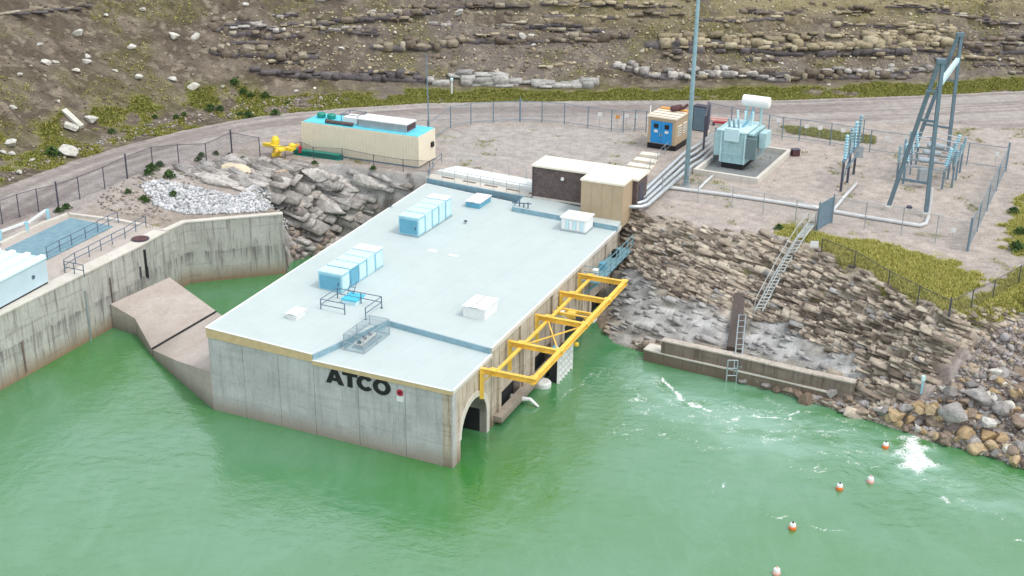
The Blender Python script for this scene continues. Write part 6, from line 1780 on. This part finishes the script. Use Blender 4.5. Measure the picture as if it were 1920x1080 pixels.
ledge([(1060, 68), (1120, 70), (1175, 68)], .55, .9, ML, '')
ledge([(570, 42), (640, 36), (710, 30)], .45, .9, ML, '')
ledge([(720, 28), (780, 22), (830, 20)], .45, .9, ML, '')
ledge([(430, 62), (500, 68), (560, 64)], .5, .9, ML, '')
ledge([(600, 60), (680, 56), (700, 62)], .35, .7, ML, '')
ledge([(1020, 30), (1090, 30), (1160, 32)], .32, .8, MY, '')
ledge([(1020, 6), (1100, 8), (1260, 8)], .3, .8, MY, '')
ledge([(800, 6), (900, 8), (970, 10)], .3, .8, ML, '')
ledge([(1310, 36), (1400, 38), (1460, 34)], .3, .7, MY, '')
ledge([(1560, 46), (1680, 48), (1780, 52)], .3, .7, MY, '')
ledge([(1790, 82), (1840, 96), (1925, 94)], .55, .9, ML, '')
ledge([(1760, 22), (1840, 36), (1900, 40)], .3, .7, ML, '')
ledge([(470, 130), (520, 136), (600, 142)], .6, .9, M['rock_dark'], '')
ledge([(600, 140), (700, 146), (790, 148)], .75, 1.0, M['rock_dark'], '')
ledge([(800, 152), (900, 152), (1000, 156), (1120, 158)], .75, 1.0, M['ledge_white'], '', under=False, lmul=1.7)
ledge([(810, 158), (900, 158), (1000, 161), (1110, 163)], .5, .8, M['ledge_white'], '', under=False, lmul=1.5)
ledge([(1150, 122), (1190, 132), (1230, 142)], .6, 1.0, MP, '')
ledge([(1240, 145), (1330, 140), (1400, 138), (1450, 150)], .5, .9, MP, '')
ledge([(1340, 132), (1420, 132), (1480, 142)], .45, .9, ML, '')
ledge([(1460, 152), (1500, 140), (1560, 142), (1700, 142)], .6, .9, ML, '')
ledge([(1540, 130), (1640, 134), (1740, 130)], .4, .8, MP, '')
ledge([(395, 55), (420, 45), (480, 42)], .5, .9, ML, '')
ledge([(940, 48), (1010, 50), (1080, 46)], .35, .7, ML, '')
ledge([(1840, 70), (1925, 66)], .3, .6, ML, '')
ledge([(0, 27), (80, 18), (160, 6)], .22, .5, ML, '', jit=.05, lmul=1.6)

for _ in range(58):      # short broken beds between the long ones
    x0 = rng.uniform(-40, 1900); y0 = rng.uniform(-15, 150)
    if x0 < 420: continue
    if 150 < y0+0 and x0 < 700: continue
    L = rng.uniform(30, 120)
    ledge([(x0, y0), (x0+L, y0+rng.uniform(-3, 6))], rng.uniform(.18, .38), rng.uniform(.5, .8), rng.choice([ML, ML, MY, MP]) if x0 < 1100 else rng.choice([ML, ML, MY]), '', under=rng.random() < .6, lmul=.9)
_yl = rockmat('straw_stones', [(0, (.34, .27, .14)), (.5, (.50, .42, .26)), (1, (.66, .62, .50))])
rubble('hill_debris', _yl, [(400, 30), (900, -20), (1400, -20), (1925, 0), (1925, 130), (1500, 150), (1150, 150), (700, 140), (420, 110)], 1700, .12, .32, 'pale straw coloured debris between the rock ledges of the hillside')
rubble('ledge_blocks', M['rock_ledge'], [(400, 30), (900, -20), (1400, -20), (1925, 0), (1925, 130), (1500, 150), (1150, 150), (700, 140), (420, 110)], 170, .3, .75, 'brown angular blocks fallen below the ledges of the hillside')

# ================================================================== PLANTS
def tufts(name, mt, sel, N, h0, h1, label, blades=5):
    ys, xs = np.nonzero(sel)
    k = nr.randint(0, len(ys), N)
    px = gx[xs[k]]+nr.uniform(-.13, .13, N); py = gy[ys[k]]+nr.uniform(-.13, .13, N); pz_ = Z[ys[k], xs[k]]
    V = np.zeros((N, blades, 3, 3)); a = nr.uniform(0, 6.28, (N, blades)); h = nr.uniform(h0, h1, (N, blades)); le = nr.uniform(.05, .25, (N, blades)); r = .12
    bx = px[:, None]+nr.uniform(-r, r, (N, blades)); by = py[:, None]+nr.uniform(-r, r, (N, blades)); wv = .022+nr.uniform(0, .02, (N, blades))
    V[:, :, 0] = np.stack([bx-np.sin(a)*wv, by+np.cos(a)*wv, np.broadcast_to(pz_[:, None]-.02, a.shape)], -1)
    V[:, :, 1] = np.stack([bx+np.sin(a)*wv, by-np.cos(a)*wv, np.broadcast_to(pz_[:, None]-.02, a.shape)], -1)
    V[:, :, 2] = np.stack([bx+np.cos(a)*le, by+np.sin(a)*le, pz_[:, None]+h], -1)
    V = V.reshape(-1, 3); n = len(V)
    me = bpy.data.meshes.new(name); me.vertices.add(n); me.vertices.foreach_set('co', V.astype(np.float32).ravel())
    me.loops.add(n); me.loops.foreach_set('vertex_index', np.arange(n, dtype=np.int32)); me.polygons.add(n//3)
    me.polygons.foreach_set('loop_start', np.arange(0, n, 3, dtype=np.int32)); me.polygons.foreach_set('loop_total', np.full(n//3, 3, np.int32))
    me.update(calc_edges=True); me.materials.append(mt)
    o = bpy.data.objects.new(name, me); col.objects.link(o)
    return tag(o, label, 'grass', None, 'stuff')
view = (X > -60) & (X < 62) & (Y < 150)
gpatch = fbm(X*.45, Y*.45, 401)
tufts('verge_grass', M['grass'], (gs > .5) & (gpatch+.25*lefty > .47) & view, 42000, .05, .17, 'yellow green grass along the foot of the hillside beyond the road')
tufts('bank_grass', M['grass_y'], (np.maximum(np.maximum(GP[0], GP[1]*.8), GP[2]) > .5) & view & ~inside(X, Y, LAND) == 0, 1, .1, .2, 'x') if False else None
tufts('bank_grass', M['grass_y'], (np.maximum.reduce([GP[0], GP[1], GP[2]]) > .5) & view & inL, 26000, .06, .22, 'dry yellow green grass on top of the right bank')
tufts('hill_grass', M['grass_y'], (green > .75) & inH & (d > 5) & view, 9000, .05, .14, 'thin grass patches on the hillside')
tufts('weeds', M['grass'], (tuft > .4) & view & inP & (dT > 12), 1200, .06, .18, 'sparse weeds on the gravel yard')
wp = TP([(1465, 236), (1520, 240), (1640, 256), (1640, 270), (1560, 262), (1480, 250)])
tufts('fence_weeds', M['grass'], inside(X, Y, wp), 3000, .06, .18, 'green weeds along the fence behind the transformer yard')
def bush_proto(seed):
    r = random.Random(seed); V = []; F = []
    for _ in range(230):
        a = r.uniform(0, 6.28); q = r.random()**.6; zz = r.uniform(0, 1); rad = q*(.5*(1-.5*zz))
        c = Vector((math.cos(a)*rad*r.uniform(.7, 1.2), math.sin(a)*rad*r.uniform(.7, 1.2), .08+zz*.72*(1-.4*q)))
        n = Vector((r.gauss(0, 1), r.gauss(0, 1), r.gauss(.3, 1))).normalized(); u = n.orthogonal().normalized()*r.uniform(.05, .11); v = n.cross(u)*.6
        k = len(V); V += [tuple(c-u), tuple(c-v), tuple(c+u), tuple(c+v)]; F.append((k, k+1, k+2, k+3))
    return V, F
BP = []
for i in range(4):
    V_, F_ = bush_proto(i); me = bpy.data.meshes.new('leaves'); me.from_pydata(V_, [], F_); me.materials.append(M['bush']); me.update()
    b = MB()
    for k in range(4): b.tube([(0, 0, -.05), (.1*math.cos(k*1.6), .1*math.sin(k*1.6), .3), (.25*math.cos(k*1.6+.3), .25*math.sin(k*1.6+.3), .6)], .02, 5, r1=.008)
    st = b.build('stems', M['trunk']); ms = st.data; bpy.data.objects.remove(st); BP.append((me, ms))
bl = [(285, 320, 1.1, 'fence'), (300, 312, .8, 'fence'), (278, 328, .9, 'fence'), (318, 333, 1.1, 'fence'), (345, 312, .6, 'fence'), (372, 302, .7, 'fence'), (378, 294, .7, 'fence'), (405, 290, .6, 'fence'), (430, 297, .8, 'fence'), (455, 300, .6, 'fence'),
      (395, 208, 1.1, 'verge'), (413, 208, .9, 'verge'), (466, 220, 1.0, 'verge'), (450, 216, .6, 'verge'), (516, 216, 1.0, 'verge'), (498, 183, 1.0, 'verge'), (440, 158, 1.1, 'verge'), (456, 175, .9, 'verge'), (470, 182, .8, 'verge'), (100, 292, 1.3, 'verge'), (210, 250, .8, 'verge'), (330, 222, .7, 'verge'), (345, 218, .7, 'verge'), (290, 222, .6, 'verge'), (540, 195, .5, 'verge'),
      (270, 375, .7, 'rubble'), (325, 368, .8, 'rubble'), (240, 362, .6, 'rubble'), (275, 380, .6, 'rubble'), (540, 352, .8, 'rubble'), (530, 375, .7, 'rubble'), (640, 405, 1.0, 'rubble'), (590, 308, .6, 'rubble'), (700, 318, .6, 'rubble'), (125, 392, .8, 'rubble'), (110, 398, .7, 'rubble'),
      (1905, 470, 1.2, 'right'), (1912, 440, 1.0, 'right'), (1900, 400, .9, 'right'), (1460, 430, .7, 'right')]
lb_ = {'fence': 'dark green bushes at the foot of the left fence', 'verge': 'green bushes on the verge below the left hillside', 'rubble': 'green bushes among the rocks left of the powerhouse', 'right': 'low bushes at the grassy right bank edge'}
gb_ = {'fence': 'bushes along the left fence', 'verge': 'bushes on the left verge', 'rubble': 'bushes in the left rocks', 'right': 'bushes of the right bank'}
for i, (x, y, s, k) in enumerate(bl):
    rk_ = sorted([q[0]+q[1]*.001 for q in bl if q[3] == k]).index(x+y*.001)
    p = T(x, y); t = thing('bush', ORD[rk_]+' from the left of the '+lb_[k], 'bush', p, gb_[k])
    t.scale = (s*1.2, s*1.2, s*.8); t.rotation_euler = (0, 0, rng.uniform(0, 6))
    for nm, me in zip(('leaves', 'stems'), BP[i % 4]):
        o = bpy.data.objects.new(nm, me); col.objects.link(o); o.parent = t
